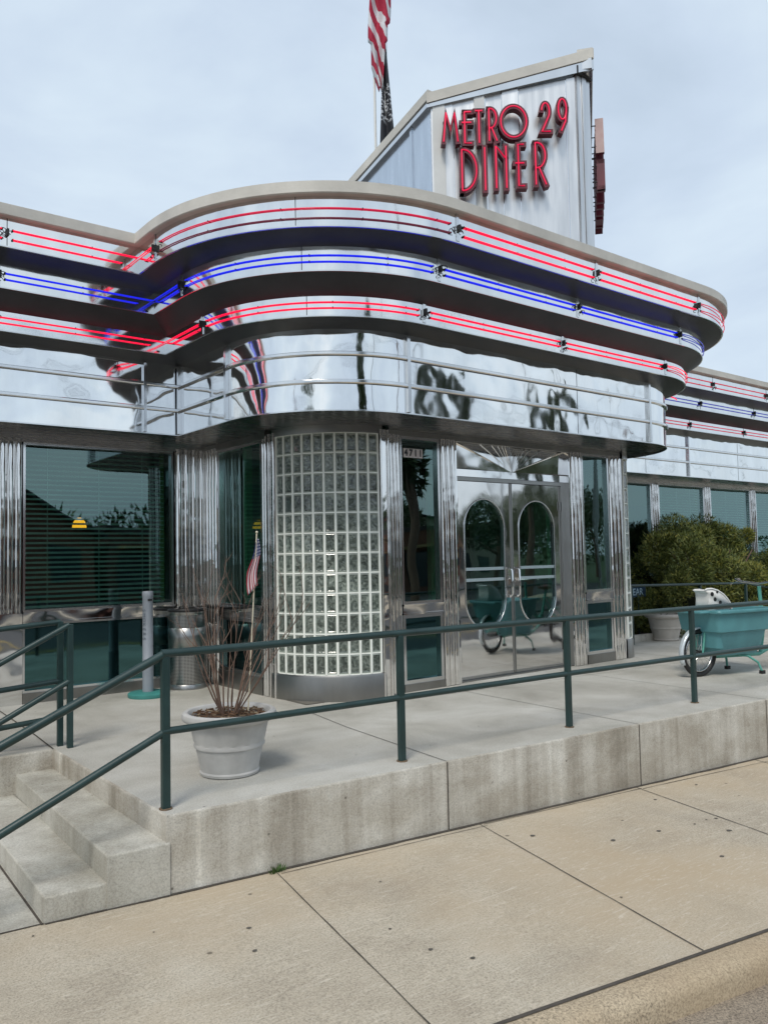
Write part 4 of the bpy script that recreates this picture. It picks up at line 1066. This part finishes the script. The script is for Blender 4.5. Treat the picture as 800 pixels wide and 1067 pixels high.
def twig(b, p, d, L, r, depth):
    pts = [p.copy()]; q = p.copy(); dd = d.copy(); n = 7; rr = [r]
    for i in range(n):
        dd = (dd+Vector((random.uniform(-.09, .09), random.uniform(-.09, .09), .045+random.uniform(-.05, .05)))).normalized()
        q = q+dd*L/n; pts.append(q.copy()); rr.append(r*(1-.75*(i+1)/n))
        if depth > 0 and i > 1 and random.random() < .42:
            s = (dd+Vector((random.uniform(-.8, .8), random.uniform(-.8, .8), random.uniform(-.05, .4)))).normalized()
            twig(b, q, s, L*random.uniform(.25, .5), r*.55, depth-1)
    b.tube(pts, rr, 6)
for i in range(17):
    a = random.uniform(0, 2*pi); sp = random.uniform(.03, .42) if i > 5 else random.uniform(.5, .95)
    d = Vector((cos(a)*sp, sin(a)*sp, 1)).normalized(); b = MB()
    twig(b, Vector((cos(a)*.035, sin(a)*.035, -.01)), d, random.uniform(.40, .88), random.uniform(.004, .007), 2); b.build('stem', TWIG, sh, 60)
# small flag on a stick
sf = empty('small_flag', 'small striped flag on a pale stick, stuck in the planter of twigs', 'flag', None, (0, 0, 0))
b = MB(); b.tube([(2.53, 4.61, .34), (2.588, 4.578, 1.475)], .0048, 8); b.ball((2.588, 4.578, 1.478), .009, 8); b.build('stick', STICK, sf, 50)
def smf(u, v):
    z = 1.435-.29*v+.05*u*(1-v*.3)-.05*u
    x = .004-(.012+.052*min(1, v*1.7))*u + .010*sin(v*6)
    x += .05*v*(1)*0
    y = .014*sin(u*9+v*3)
    return tuple(Vector((2.588-.016*v, 4.578-.01, 0))+VX*(x+.012*v)+VD*y+Vector((0, 0, z-.05*u*v)))
wavy_sheet('cloth', flagmat('small_flag_cloth', 9, 1.1, .36), sf, smf, 14, 20)

# right hand planter by the ramp
TERRA2 = P('pot_stone', (.44, .41, .37), .7, 0, .15, 6)
pt2, _ = planter(Vector((10.70, 6.92, 0)), 1.02, 'pale stone planter beside the ramp behind the cargo bike', TERRA2)

# ============================================================ smoking pole and bin
sp_ = empty('ash_receptacle', 'grey smokers pole on a round teal base by the left window', 'ash receptacle', None, (3.14, 7.70, 0))
b = MB(); b.lathe([(0, 0), (.185, 0), (.19, .008), (.19, .035), (.178, .045), (.07, .05), (0, .05)], n=40); b.build('base', TEALBASE, sp_, 40)
b = MB(); b.lathe([(.052, .045), (.053, .36), (.0535, .362), (.0505, .366), (.05, .96), (.053, .965), (.053, 1.005), (.047, 1.015), (0, 1.017)], n=28); b.build('tube', POLEM, sp_, 40)
b = MB(); vd = Vector((-.37, -.93, 0)); 
for k in range(7):
    a = math.atan2(vd.y, vd.x)+.1+k*.11; c = Vector((.0535*cos(a), .0535*sin(a), .93)); b.box(c.x-.004, c.x+.004, c.y-.004, c.y+.004, .922, .94)
b.build('ash_slot', BLACK, sp_, 0)
EMB = P('embossed_grey', (.13, .15, .18), .6)
ang = math.atan2(vd.y, vd.x)-.75
for k, ch in enumerate('SMOKERS'):
    mw = Matrix.Translation((.0535*cos(ang), .0535*sin(ang), .83-k*.045)) @ Matrix.Rotation(ang+pi/2, 4, 'Z') @ Matrix.Rotation(pi/2, 4, 'X') @ Matrix.Rotation(-pi/2, 4, 'Z')
    text_mesh(ch, .05, 'embossed_letter', EMB, sp_, mw, .0008)
tb = empty('litter_bin', 'perforated stainless steel litter bin with black rim in the corner', 'litter bin', None, (3.655, 7.925, 0))
m_, t_, b_ = newmat('perforated_steel'); b_.inputs['Metallic'].default_value = 1; b_.inputs['Roughness'].default_value = .28
tc_ = N(t_, 'ShaderNodeTexCoord'); sx = N(t_, 'ShaderNodeSeparateXYZ'); t_.links.new(tc_.outputs['Object'], sx.inputs[0])
at_ = N(t_, 'ShaderNodeMath', operation='ARCTAN2'); t_.links.new(sx.outputs['Y'], at_.inputs[0]); t_.links.new(sx.outputs['X'], at_.inputs[1])
ml = N(t_, 'ShaderNodeMath', operation='MULTIPLY'); ml.inputs[1].default_value = .185; t_.links.new(at_.outputs[0], ml.inputs[0])
cb = N(t_, 'ShaderNodeCombineXYZ'); t_.links.new(ml.outputs[0], cb.inputs['X']); t_.links.new(sx.outputs['Z'], cb.inputs['Y'])
vo = N(t_, 'ShaderNodeTexVoronoi', i_Scale=70, i_Randomness=0.0); t_.links.new(cb.outputs[0], vo.inputs['Vector'])
rp = ramp(t_, [(.30, (.05, .05, .05)), (.36, (.55, .55, .54))]); t_.links.new(vo.outputs['Distance'], rp.inputs['Fac']); t_.links.new(rp.outputs['Color'], b_.inputs['Base Color'])
PERF = m_
b = MB(); b.lathe([(.186, .03), (.186, .42)], n=40); b.build('perforated_shell', PERF, tb, 60)
for pr_ in ([(.189, 0), (.189, .05), (.187, .052)], [(.187, .42), (.190, .422), (.190, .62), (.187, .622)], [(.187, .75), (.19, .752), (.19, .785), (.17, .787)]):
    b = MB(); b.lathe(pr_, n=40); b.build('steel_band', BRUSH, tb, 60)
b = MB(); b.lathe([(.186, .62), (.186, .75)], n=40); b.build('perforated_shell', PERF, tb, 60)
b = MB(); b.lathe([(.17, .77), (.195, .785), (.198, .80), (.192, .812), (.16, .80), (.13, .72), (0, .70)], n=40); b.build('lid_ring', BLACK, tb, 60)

# ============================================================ cargo bike
TEAL = P('bike_teal', (.10, .29, .32), .45, 0, .16, 4, spec=.5); FRM = P('bike_frame_green', (.11, .36, .30), .3, 0, .05, 8); TEALD = P('bike_teal_dark', (.03, .10, .115), .5)
CHR = P('bike_metal', (.6, .6, .6), .25, 1)
BK = empty('cargo_bike', 'teal box cargo bicycle parked on the platform behind the handrail', 'bicycle', None, (7.80, 4.70, 0))
BK.rotation_euler = (0, 0, R(-11))
def bike_wheel(x, r, name):
    b = MB(); b.tube([(x+r*cos(2*pi*i/36), 0, r+.02+r*sin(2*pi*i/36)) for i in range(36)], .024, 10, closed=True); w = b.build(name, BLACK, BK, 60)
    q = MB(); q.tube([(x+(r-.035)*cos(2*pi*i/36), 0, r+.02+(r-.035)*sin(2*pi*i/36)) for i in range(36)], .012, 8, closed=True); q.build('rim', CHR, w, 60)
    q = MB()
    for i in range(24):
        a = 2*pi*i/24; q.tube([(x, .03*(-1)**i, r+.02), (x+(r-.04)*cos(a), 0, r+.02+(r-.04)*sin(a))], .0016, 4)
    q.build('spokes', CHR, w, 0)
    q = MB(); q.tube([(x, -.05, r+.02), (x, .05, r+.02)], .028, 12); q.build('hub', BLACK, w, 60)
    return w
bike_wheel(.04, .225, 'front_wheel'); bike_wheel(1.92, .28, 'rear_wheel')
# box: tapered tub with a step and rolled rim; front end overhangs the wheel
def tub():
    b = MB(); n = 5
    def ring(x0, x1, hw, z, r=.05):
        pts = []
        for cx_, cy_, a in ((x1-r, hw-r, 0), (x0+r, hw-r, 90), (x0+r, -hw+r, 180), (x1-r, -hw+r, 270)):
            for k in range(n+1): t = R(a+90*k/n); pts.append((cx_+r*cos(t), cy_+r*sin(t), z))
        return pts
    L_ = [ring(.20, .74, .17, .215), ring(.185, .755, .185, .23), ring(.11, .835, .235, .455), ring(.085, .86, .262, .470), ring(.055, .885, .285, .655), ring(.03, .91, .315, .66), ring(.025, .915, .32, .675), ring(.03, .91, .315, .692), ring(.08, .86, .27, .690), ring(.13, .80, .20, .30)]
    k = len(L_[0]); vs = [v for r in L_ for v in r]
    fs = [(i*k+j, i*k+(j+1) % k, (i+1)*k+(j+1) % k, (i+1)*k+j) for i in range(len(L_)-1) for j in range(k)]
    fs += [tuple(reversed(range(k))), tuple((len(L_)-1)*k+j for j in range(k))]
    b.add(vs, fs); return b
tubo = tub().build('cargo_box', TEAL, BK, 40)
tubo.location = (-.03, 0, .0)
b = MB(); b.box(-.13, .12, -.20, .20, .662, .685); fl = b.build('front_lip', TEAL, BK, 0, bevel=.008)
b = MB()
for k in range(14):
    a0 = R(70+k*9)
    for s in (0,): pass
def mud(x, r, a0, a1, w, name, mat):
    b = MB(); K = 16; sec = [(-w, -.008), (-w*.6, .004), (0, .008), (w*.6, .004), (w, -.008)]
    vs = [(x+(r+d)*cos(R(a0+(a1-a0)*i/K)), y, .245+(r+d)*sin(R(a0+(a1-a0)*i/K))) for i in range(K+1) for y, d in sec]
    b.add(vs, [(i*5+j, i*5+j+1, (i+1)*5+j+1, (i+1)*5+j) for i in range(K) for j in range(4)]); o = b.build(name, mat, BK, 60)
    o.modifiers.new('solid', 'SOLIDIFY').thickness = .003; return o
mud(.04, .262, 60, 205, .034, 'mudguard', P('mudguard_white', (.62, .68, .72), .25, .3))
m2 = mud(1.92, .32, 10, 170, .034, 'rear_mudguard', BLACK)
b = MB()
b.tube([(.30, 0, .19), (.95, 0, .17), (1.30, 0, .28), (1.42, 0, .42)], .021, 10)          # main beam
b.tube([(.13, 0, .34), (.30, 0, .19)], .018, 10)
b.tube([(.98, 0, .19), (1.04, 0, .45), (1.00, 0, .90)], .02, 10)                          # steerer
b.tube([(1.00, 0, .70), (1.40, 0, .32)], .019, 10); b.tube([(1.02, 0, .55), (1.34, 0, .38)], .016, 10)
b.tube([(1.42, 0, .29), (1.56, 0, .76)], .017, 10)                                          # seat tube
b.tube([(1.40, .05, .30), (1.92, .06, .30)], .011, 8); b.tube([(1.40, -.05, .30), (1.92, -.06, .30)], .011, 8)
b.tube([(1.53, .03, .66), (1.92, .06, .30)], .010, 8); b.tube([(1.53, -.03, .66), (1.92, -.06, .30)], .010, 8)
b.build('frame', FRM, BK, 60)
b = MB()
for s in (-1, 1): b.tube([(.04, .05*s, .245), (.07, .05*s, .40), (.10, .04*s, .52)], .011, 8)
b.build('fork', FRM, BK, 60)
b = MB()
for s in (-1, 1): b.tube([(.50, .10*s, .20), (.58, .16*s, .19), (.68, .20*s, .12), (.71, .22*s, .03)], .012, 8)
b.tube([(.50, -.12, .20), (.50, .12, .20)], .012, 8)
st = b.build('kickstand', FRM, BK, 60)
for s in (-1, 1): b = MB(); b.box(.69, .74, .22*s-.02, .22*s+.02, 0, .035); b.build('rubber_foot', BLACK, st, 0)
b = MB(); b.tube([(.10, .06, .245), (.75, .04, .17), (1.0, .03, .19)], .0045, 6); b.build('steering_rod', BLACK, BK, 60)
b = MB()
b.tube([(1.0, -.30, .97), (.97, -.28, .975), (.93, -.16, .95), (.99, 0, .93), (.93, .16, .95), (.97, .28, .975), (1.0, .30, .97)], .011, 8); hb = b.build('handlebar', CHR, BK, 60)
b = MB()
for s in (-1, 1): b.tube([(.98, .24*s, .972), (1.08, .34*s, .962)], .016, 10)
b.build('grip', P('grip_grey', (.22, .21, .20), .6), hb, 60)
b = MB()
for s in (-1, 1): b.tube([(.93, .22*s, .95), (.90, .27*s, .93), (.95, .33*s, .915)], .006, 6)
b.build('brake_lever', CHR, hb, 60)
b = MB(); b.ball((1.56, 0, .80), .13, 16, (1.0, .55, .30)); b.ball((1.42, 0, .805), .07, 12, (1.2, .4, .35)); b.build('saddle', P('saddle_brown', (.16, .06, .05), .45), BK, 60)
b = MB(); b.tube([(1.42, -.07, .29), (1.42, .07, .29)], .03, 12)
for s in (-1, 1): b.tube([(1.42, .075*s, .29), (1.42+.15*s, .08*s, .26)], .009, 8); b.box(1.37+.15*s, 1.47+.15*s, .08*s-.01+.04*s, .08*s+.01+.05*s, .25, .275)
b.build('crank', BLACK, BK, 60)
b = MB(); b.tube([(1.39, .055, .33), (1.92, .055, .30)], .005, 6); b.tube([(1.39, .055, .25), (1.92, .055, .26)], .005, 6); b.build('chain', BLACK, BK, 0)
# child seat leaning in the box (white curved shell with cut-outs)
cs = empty('child_seat', 'white curved child seat shell with dark cut-outs, standing in the cargo box', 'child seat', None, (7.80, 4.70, 0)); cs.rotation_euler = (0, 0, R(-11))
b = MB(); K = 12; out = []
prf = [(.02, .69), (.035, .80), (.03, .865), (-.01, .895), (.02, .905), (.09, .905), (.17, .885), (.25, .845), (.31, .795), (.35, .745), (.37, .69)]
vs = []
for y, ins in ((-.15, .0), (-.147, .012), (-.13, .015), (-.02, .015), (-.005, .012), (0.0, 0)):
    for i, (x, z) in enumerate(prf): vs.append((x+.0*ins, y, z-ins*.3))
k = len(prf)
b.add(vs, [(a*k+i, a*k+i+1, (a+1)*k+i+1, (a+1)*k+i) for a in range(5) for i in range(0, k-1)])
b.add([(x, -.15, z) for x, z in prf], [tuple(range(k))]); b.add([(x, .0, z) for x, z in prf], [tuple(reversed(range(k)))])
shl = b.build('shell', WHITE, cs, 40)
shl.modifiers.new('solid', 'SOLIDIFY').thickness = .008
b = MB()
for x, z, r in ((.085, .855, .022), (.16, .875, .014), (.125, .80, .020), (.20, .765, .020), (.30, .74, .016)):
    b.tube([(x, -.153, z), (x, -.163, z)], r, 14)
b.build('cut_out', BLACK, cs, 60)
b = MB(); b.tube([(x, -.155, z+.004) for x, z in prf[3:]], .010, 8); b.build('rolled_edge', WHITE, cs, 60)
b = MB(); b.ball((.345, -.07, .785), .045, 12); b.build('head_pad', WHITE, cs, 60)

# ============================================================ vegetation
def leafmat(name, c1, c2, c3, rough=.6):
    m, t, b = newmat(name); L = t.links.new; at2 = N(t, 'ShaderNodeAttribute'); at2.attribute_name = 'tone'
    r = ramp(t, [(0, c1), (.5, c2), (1, c3)]); L(at2.outputs['Fac'], r.inputs['Fac']); L(r.outputs['Color'], b.inputs['Base Color'])
    b.inputs['Roughness'].default_value = rough; b.inputs['Subsurface Weight'].default_value = 0
    return m
JUN = leafmat('juniper_needles', (.03, .05, .011), (.10, .128, .024), (.24, .225, .042))
TREEL = leafmat('tree_leaves', (.025, .045, .015), (.045, .075, .022), (.08, .11, .04))
def cards(name, mat, parent, centres, size, per, long=1.0, seed=1, loc=(0, 0, 0), upb=.3):
    """leaf-sized faces scattered in blobs: centres = (x,y,z,rx,ry,rz)"""
    import numpy as np
    rg = np.random.default_rng(seed); V = []; T_ = []
    for (x, y, z, rx, ry, rz) in centres:
        n = per; d = rg.normal(size=(n, 3)); d /= np.linalg.norm(d, axis=1)[:, None]
        rad = rg.uniform(.35, 1.0, n)**.5
        p = d*rad[:, None]*np.array([rx, ry, rz])+np.array([x, y, z])
        dirv = d*.9+rg.normal(size=(n, 3))*.45+np.array([0, 0, upb]); dirv /= np.linalg.norm(dirv, axis=1)[:, None]
        sd2 = np.cross(dirv, rg.normal(size=(n, 3))); sd2 /= np.linalg.norm(sd2, axis=1)[:, None]
        s = size*rg.uniform(.6, 1.4, n)
        a = p-sd2*(s*.22)[:, None]; b2 = p+sd2*(s*.22)[:, None]; c = p+dirv*(s*long)[:, None]
        V.append(np.stack([a, b2, c], 1)); T_.append(np.clip(rg.normal(.45, .22, n)+rg.uniform(-.28, .28), 0, 1))
    V = np.concatenate(V).reshape(-1, 3); T_ = np.concatenate(T_); nf = len(V)//3
    me = bpy.data.meshes.new(name); me.vertices.add(len(V)); me.vertices.foreach_set('co', V.ravel()); me.loops.add(nf*3); me.loops.foreach_set('vertex_index', list(range(nf*3)))
    me.polygons.add(nf); me.polygons.foreach_set('loop_start', list(range(0, nf*3, 3))); me.polygons.foreach_set('loop_total', [3]*nf)
    me.update(calc_edges=True)
    at3 = me.attributes.new('tone', 'FLOAT', 'FACE'); at3.data.foreach_set('value', T_.astype('f'))
    me.materials.append(mat); o = bpy.data.objects.new(name, me); COL.objects.link(o); o.parent = parent; return o
def bush(loc, rx, ry, rz, label, seed, n=70, per=420):
    t = empty('juniper_bush', label, 'bush', 'bushes along the right wing' if False else None, loc)
    rnd = random.Random(seed); cs_ = []
    for i in range(n):
        a = rnd.uniform(0, 2*pi); e = math.acos(rnd.uniform(-.15, 1)); q = rnd.uniform(.62, 1.02)
        s = rnd.uniform(.07, .25)*(1 if q < 1 else .5)
        cs_.append((rx*q*sin(e)*cos(a), ry*q*sin(e)*sin(a), rz*.05+rz*q*cos(e)*.92, rx*s*1.2, ry*s*1.3, rz*s*.85))
    cards('foliage', JUN, t, cs_, .040, per, 1.6, seed)
    b = MB()
    for i in range(9):
        a = rnd.uniform(0, 2*pi); b.tube([(0, 0, -.3), (rx*.25*cos(a), ry*.25*sin(a), rz*.35), (rx*.6*cos(a), ry*.6*sin(a), rz*.7)], [.05, .03, .01], 6)
    b.build('branches', TWIG, t, 60)
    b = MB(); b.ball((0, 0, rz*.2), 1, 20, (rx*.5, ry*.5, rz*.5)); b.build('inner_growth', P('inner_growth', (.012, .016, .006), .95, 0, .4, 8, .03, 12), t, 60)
bush((13.0, 7.5, -.1), 2.25, .78, 2.0, 'wide olive green juniper bush in front of the right windows', 5, 150, 850)
bush((17.2, 7.5, -.3), 2.0, .8, 1.45, 'smaller olive juniper bush at the far right edge beyond the first bush', 6, 60, 700)
# planting bed under the bush
b = MB(); b.box(10.95, 30, 7.15, 8.1, -.6, .05); struct(b.build('planting_bed', SOIL, None, 0))
# dark ramp surface between bush and platform
b = MB(); b.box(9.2, 13.2, 7.05, 7.12, 0, .10); struct(b.build('ramp_kerb', PWALL, None, 0))
b = MB(); b.add([(13.2, 3.0, -.02), (30, 1.5, -.7), (30, 7.15, -.7), (13.2, 7.15, -.02)], [(0, 1, 2, 3)]); struct(b.build('ramp', PLAT, None, 0))
# little sign by the corner
ps = empty('small_sign', 'small blue sign with white capitals beside the steel corner', 'sign', None, (10.72, 7.5, .68))
b = MB(); b.box(-.42, .36, -.01, .01, -.075, .075); b.build('plate', P('sign_navy', (.02, .05, .09), .5), ps, 0)
text_mesh('CLEAR', .15, 'lettering', P('sign_pale', (.45, .6, .68), .5), ps, Matrix.Translation((.06, -.012, 0)) @ Matrix.Rotation(pi/2, 4, 'X'), .001)
b = MB(); b.tube([(-.2, .02, -.68), (-.2, .02, .05)], .012, 6); b.tube([(.2, .02, -.68), (.2, .02, .05)], .012, 6); b.build('leg', RAIL, ps, 0)
# grass tuft in the pavement joint
b = MB()
for i in range(90):
    a = random.uniform(0, 2*pi); r = random.uniform(0, .035); p0 = Vector((2.345+r*cos(a)*1.4, 3.965+r*sin(a)*.6, sw(2.3))); d = Vector((cos(a)*.5, sin(a)*.4, random.uniform(.5, 1.3))).normalized()*random.uniform(.015, .05); w = Vector((-sin(a), cos(a), 0))*.0025
    b.add([p0-w, p0+w, p0+d*.6+w*.6+Vector((0, 0, .004)), p0+d], [(0, 1, 2), (0, 2, 3)])
tag(b.build('grass_tuft', P('grass_blades', (.05, .10, .02), .7, 0, .4, 60), None, 0), 'small green weed growing in the pavement joint at the wall foot', 'weed')

# ============================================================ across the street (seen in the steel and glass)
def tree(x, y, h, r, seed, label, proto=None):
    rnd = random.Random(seed); t = empty('street_tree', label, 'tree', 'trees across the street', (x, y, sw(x)))
    b = MB(); b.tube([(0, 0, 0), (.1, .05, h*.3), (0, .1, h*.55), (.1, 0, h*.8)], [.22, .17, .11, .04], 8)
    for i in range(7):
        a = rnd.uniform(0, 2*pi); z = h*rnd.uniform(.35, .6); b.tube([(0, .05, z), (r*.4*cos(a), r*.4*sin(a), z+h*.15), (r*.75*cos(a), r*.75*sin(a), z+h*.25)], [.08, .05, .02], 5)
    b.build('trunk', TWIG, t, 60); cs_ = []
    for i in range(26):
        a = rnd.uniform(0, 2*pi); e = math.acos(rnd.uniform(-.7, 1)); q = rnd.uniform(.45, .95)
        cs_.append((r*q*sin(e)*cos(a), r*q*sin(e)*sin(a), h*.68+h*.30*q*cos(e), r*.34, r*.34, h*.12))
    cards('crown', TREEL, t, cs_, .34, 130, 1.0, seed); return t
spots = [(44, -30, 6.5, 3.5, 'round'), (53, -35, 8, 4, 'broad'), (62, -38, 9, 4.4, 'tall'), (35, -33, 6.5, 3.2, 'small'), (72, -45, 10, 5, 'big'), (30, -42, 8, 4, 'bushy'), (25, -38, 7, 3.2, 'slim'), (82, -50, 11, 5, 'distant'), (-24, -13, 9, 4, 'lone')]
for i, (x, y, h, r, kd) in enumerate(spots): tree(x, y, h, r, 20+i, kd+' green tree across the road, mirrored in the diner glass and steel')
BR = P('far_brick', (.17, .075, .05), .85, 0, .3, 3); SH = P('far_roof', (.05, .048, .05), .9, 0, .2, 2); CRM = P('far_cream', (.42, .38, .30), .8, 0, .1, 1); DG = P('far_window', (.03, .04, .05), .1)
def house(x, y, w, d, h, rh, wm, label, seed=0):
    t = empty('shop_building', label, 'building', None, (x, y, sw(x)))
    b = MB(); b.box(-w/2, w/2, -d, 0, -1.2, h); b.add([(-w/2, 0, h), (w/2, 0, h), (0, 0, h+rh), (-w/2, -d, h), (w/2, -d, h), (0, -d, h+rh)], [(0, 1, 2), (3, 5, 4)]); b.build('wall', wm, t, 0)
    b = MB(); e = .4
    for s in (-1, 1):
        sl_ = rh/(w/2); vs = [(s*(w/2+e), .5, h-e*sl_), (0, .5, h+rh+.02), (0, -d-.3, h+rh+.02), (s*(w/2+e), -d-.3, h-e*sl_)]; b.add(vs+[(a, c, z+.15) for a, c, z in vs], [(0, 1, 2, 3), (4, 7, 6, 5), (0, 4, 5, 1), (1, 5, 6, 2), (2, 6, 7, 3), (3, 7, 4, 0)])
    b.build('roof', SH, t, 0)
    n = max(2, int(w/2.6))
    for fl in range(1 if h < 4.5 else 2):
        for i in range(n):
            xx = -w/2+w*(i+.5)/n; b = MB(); b.box(xx-.75, xx+.75, 0, .05, 1+fl*2.7, 2.5+fl*2.7); f_ = b.build('window', SH, t, 0); b = MB(); b.box(xx-.68, xx+.68, .051, .06, 1.07+fl*2.7, 2.43+fl*2.7); b.build('pane', DG, f_, 0)
    b = MB(); b.box(-.5, .5, 0, .06, 0, .95*1); 
    return t
house(8.6, -21, 8.5, 9, 3.0, 2.2, BR, 'brick gabled shop across the road, mirrored dark in the big left window')
house(-16, -22, 13, 10, 4.5, 2.6, CRM, 'cream gabled house across the road, far left of the diner')
def flat_shop(x, y, w, d, h, wm, label):
    t = empty('shop_building', label, 'building', None, (x, y, sw(x)))
    b = MB(); b.box(-w/2, w/2, -d, 0, -1.2, h); b.build('wall', wm, t, 0)
    b = MB(); b.box(-w/2-.15, w/2+.15, -d, .15, h, h+.25); b.build('parapet', SH, t, 0)
    b = MB(); b.box(-w/2+.3, w/2-.3, .01, 1.1, 2.6, 2.75); b.build('awning', P('awning_tan', (.30, .22, .10), .8), t, 0)
    n = int(w/2.2)
    for i in range(n):
        xx = -w/2+w*(i+.5)/n; b = MB(); b.box(xx-.8, xx+.8, .01, .06, .5, 2.4); f_ = b.build('window', SH, t, 0); b = MB(); b.box(xx-.73, xx+.73, .061, .07, .57, 2.33); b.build('pane', DG, f_, 0)
flat_shop(18.2, -21, 9.5, 9, 3.3, P('shop_dark_brick', (.10, .05, .04), .85, 0, .3, 3), 'low dark brick shop across the road beside the gabled shop')
flat_shop(30, -24, 9, 9, 3.6, BR, 'low red brick shop across the road, mirrored by the doors')
flat_shop(-2.5, -21, 11, 9, 3.9, CRM, 'cream flat roofed shop across the road, left of the gabled shop')
house(48, -46, 30, 12, 4.5, 2.0, CRM, 'long cream building behind the trees across the road')
def upole(x, y, label):
    t = empty('utility_pole', label, 'utility pole', 'utility poles across the road', (x, y, sw(x)))
    b = MB(); b.tube([(0, 0, -.2), (0, 0, 9.5)], [.16, .10], 10); b.build('pole', TWIG, t, 60)
    b = MB(); b.box(-.06, .06, -1.1, 1.1, 8.7, 8.85, fr=lambda a, c, z: (a, c, z)); b.build('crossarm', TWIG, t, 0)
    b = MB()
    for k in (-1, -.5, .5, 1): b.cyl((0, k), .05, 8.85, 9.0, 8)
    b.build('insulator', BLACK, t, 0)
for x, kd in ((-28, 'at the far left end of the wires'), (13.5, 'between the gabled and the dark brick shops'), (42, 'in front of the trees')): upole(x, -10.6-.159*(x-2.2), 'wooden utility pole with crossarm across the road, '+kd)
w_ = MB()
for k in (-1, -.5, .5, 1):
    for xa, xb_ in ((-28, 13.5), (13.5, 42), (42, 70)):
        w_.tube([(xa+(xb_-xa)*i/10, -10.6-.159*(xa+(xb_-xa)*i/10-2.2)+k, 8.4-1.0*sin(pi*i/10)) for i in range(11)], .012, 4)
tag(w_.build('overhead_wires', BLACK, None, 0), 'thin black overhead wires strung between the poles across the road', 'wires')

# wooded rise far across the road, one mass
rw = random.Random(3); cs_ = [(x+rw.uniform(-5, 5), -105+rw.uniform(-14, 10)-x*.12, rw.uniform(0, 5.5), 8, 5, 4.5) for x in range(-120, 330, 5)]
fwd_ = cards('far_woods', TREEL, None, cs_, 1.3, 220, 1.0, 77); tag(fwd_, 'dark wooded rise far across the road, seen only in reflections', 'woods', kind='stuff')
for f_q0, f_q1 in ((1.42, 1.55), (.99, 1.10)):
    b = MB(); fpanel(b, f_q0, f_q1, .0, .035, ztop(f_q0)-.005, ztop(f_q1)-.005); b.build('face_rib', P('white_enamel', (.62, .63, .62), .35, 0, .08, 5), T, 0, recalc=True)

def street_lamp(x, y, hh, label, side):
    t = empty('street_lamp', label, 'street lamp', 'street lamps across the road', (x, y, sw(x)))
    b = MB(); b.tube([(0, 0, 0), (0, 0, hh)], [.11, .06], 10); b.tube([(0, 0, hh-.4), (.5*side, 1.0, hh+.1), (.9*side, 2.2, hh+.15)], .04, 8); b.build('pole', BRUSH, t, 60)
    b = MB(); b.ball((.95*side, 2.5, hh+.13), .35, 12, (.5, 1, .25)); b.build('lamp_head', BRUSH, t, 60)
street_lamp(19.5, -12.4, 10.5, 'tall street lamp across the road in front of the dark brick shop', 1)
street_lamp(27.5, -13.7, 11.0, 'tall street lamp across the road in front of the red brick shop', -1)
street_lamp(36.5, -15.2, 11.0, 'tall street lamp across the road before the trees', 1)
street_lamp(5.0, -10.3, 10.5, 'tall street lamp across the road by the gabled shop', -1)
for x, y, h, r, kd in ((23.5, -15.5, 10.5, .55, 'narrow'), (33.0, -17.0, 12.0, .6, 'columnar'), (1.5, -13.5, 9.5, 1.2, 'thin')):
    tree(x, y, h, r, int(x*7), kd+' tall tree across the road, mirrored up on the steel fascia')

# trodden gum spots and pebbles of tar on the pavement
b = MB(); rg_ = random.Random(11)
for i in range(40):
    x = rg_.uniform(.2, 9); y = KX(x)+rg_.uniform(.1, 1.0)**.8*(EY(x)-KX(x)-.1); r = rg_.uniform(.004, .012)*(1.3 if x > 3 else 1); n_ = 9; a0 = rg_.uniform(0, 6)
    b.add([(x+r*rg_.uniform(.75, 1.2)*cos(a0+2*pi*k/n_)*1.2, y+r*rg_.uniform(.75, 1.2)*sin(a0+2*pi*k/n_), sw(x)+.0035) for k in range(n_)], [tuple(range(n_))])
struct(b.build('pavement_stains', P('gum_dark', (.10, .09, .075), .7, 0, .4, 30), None, 0))
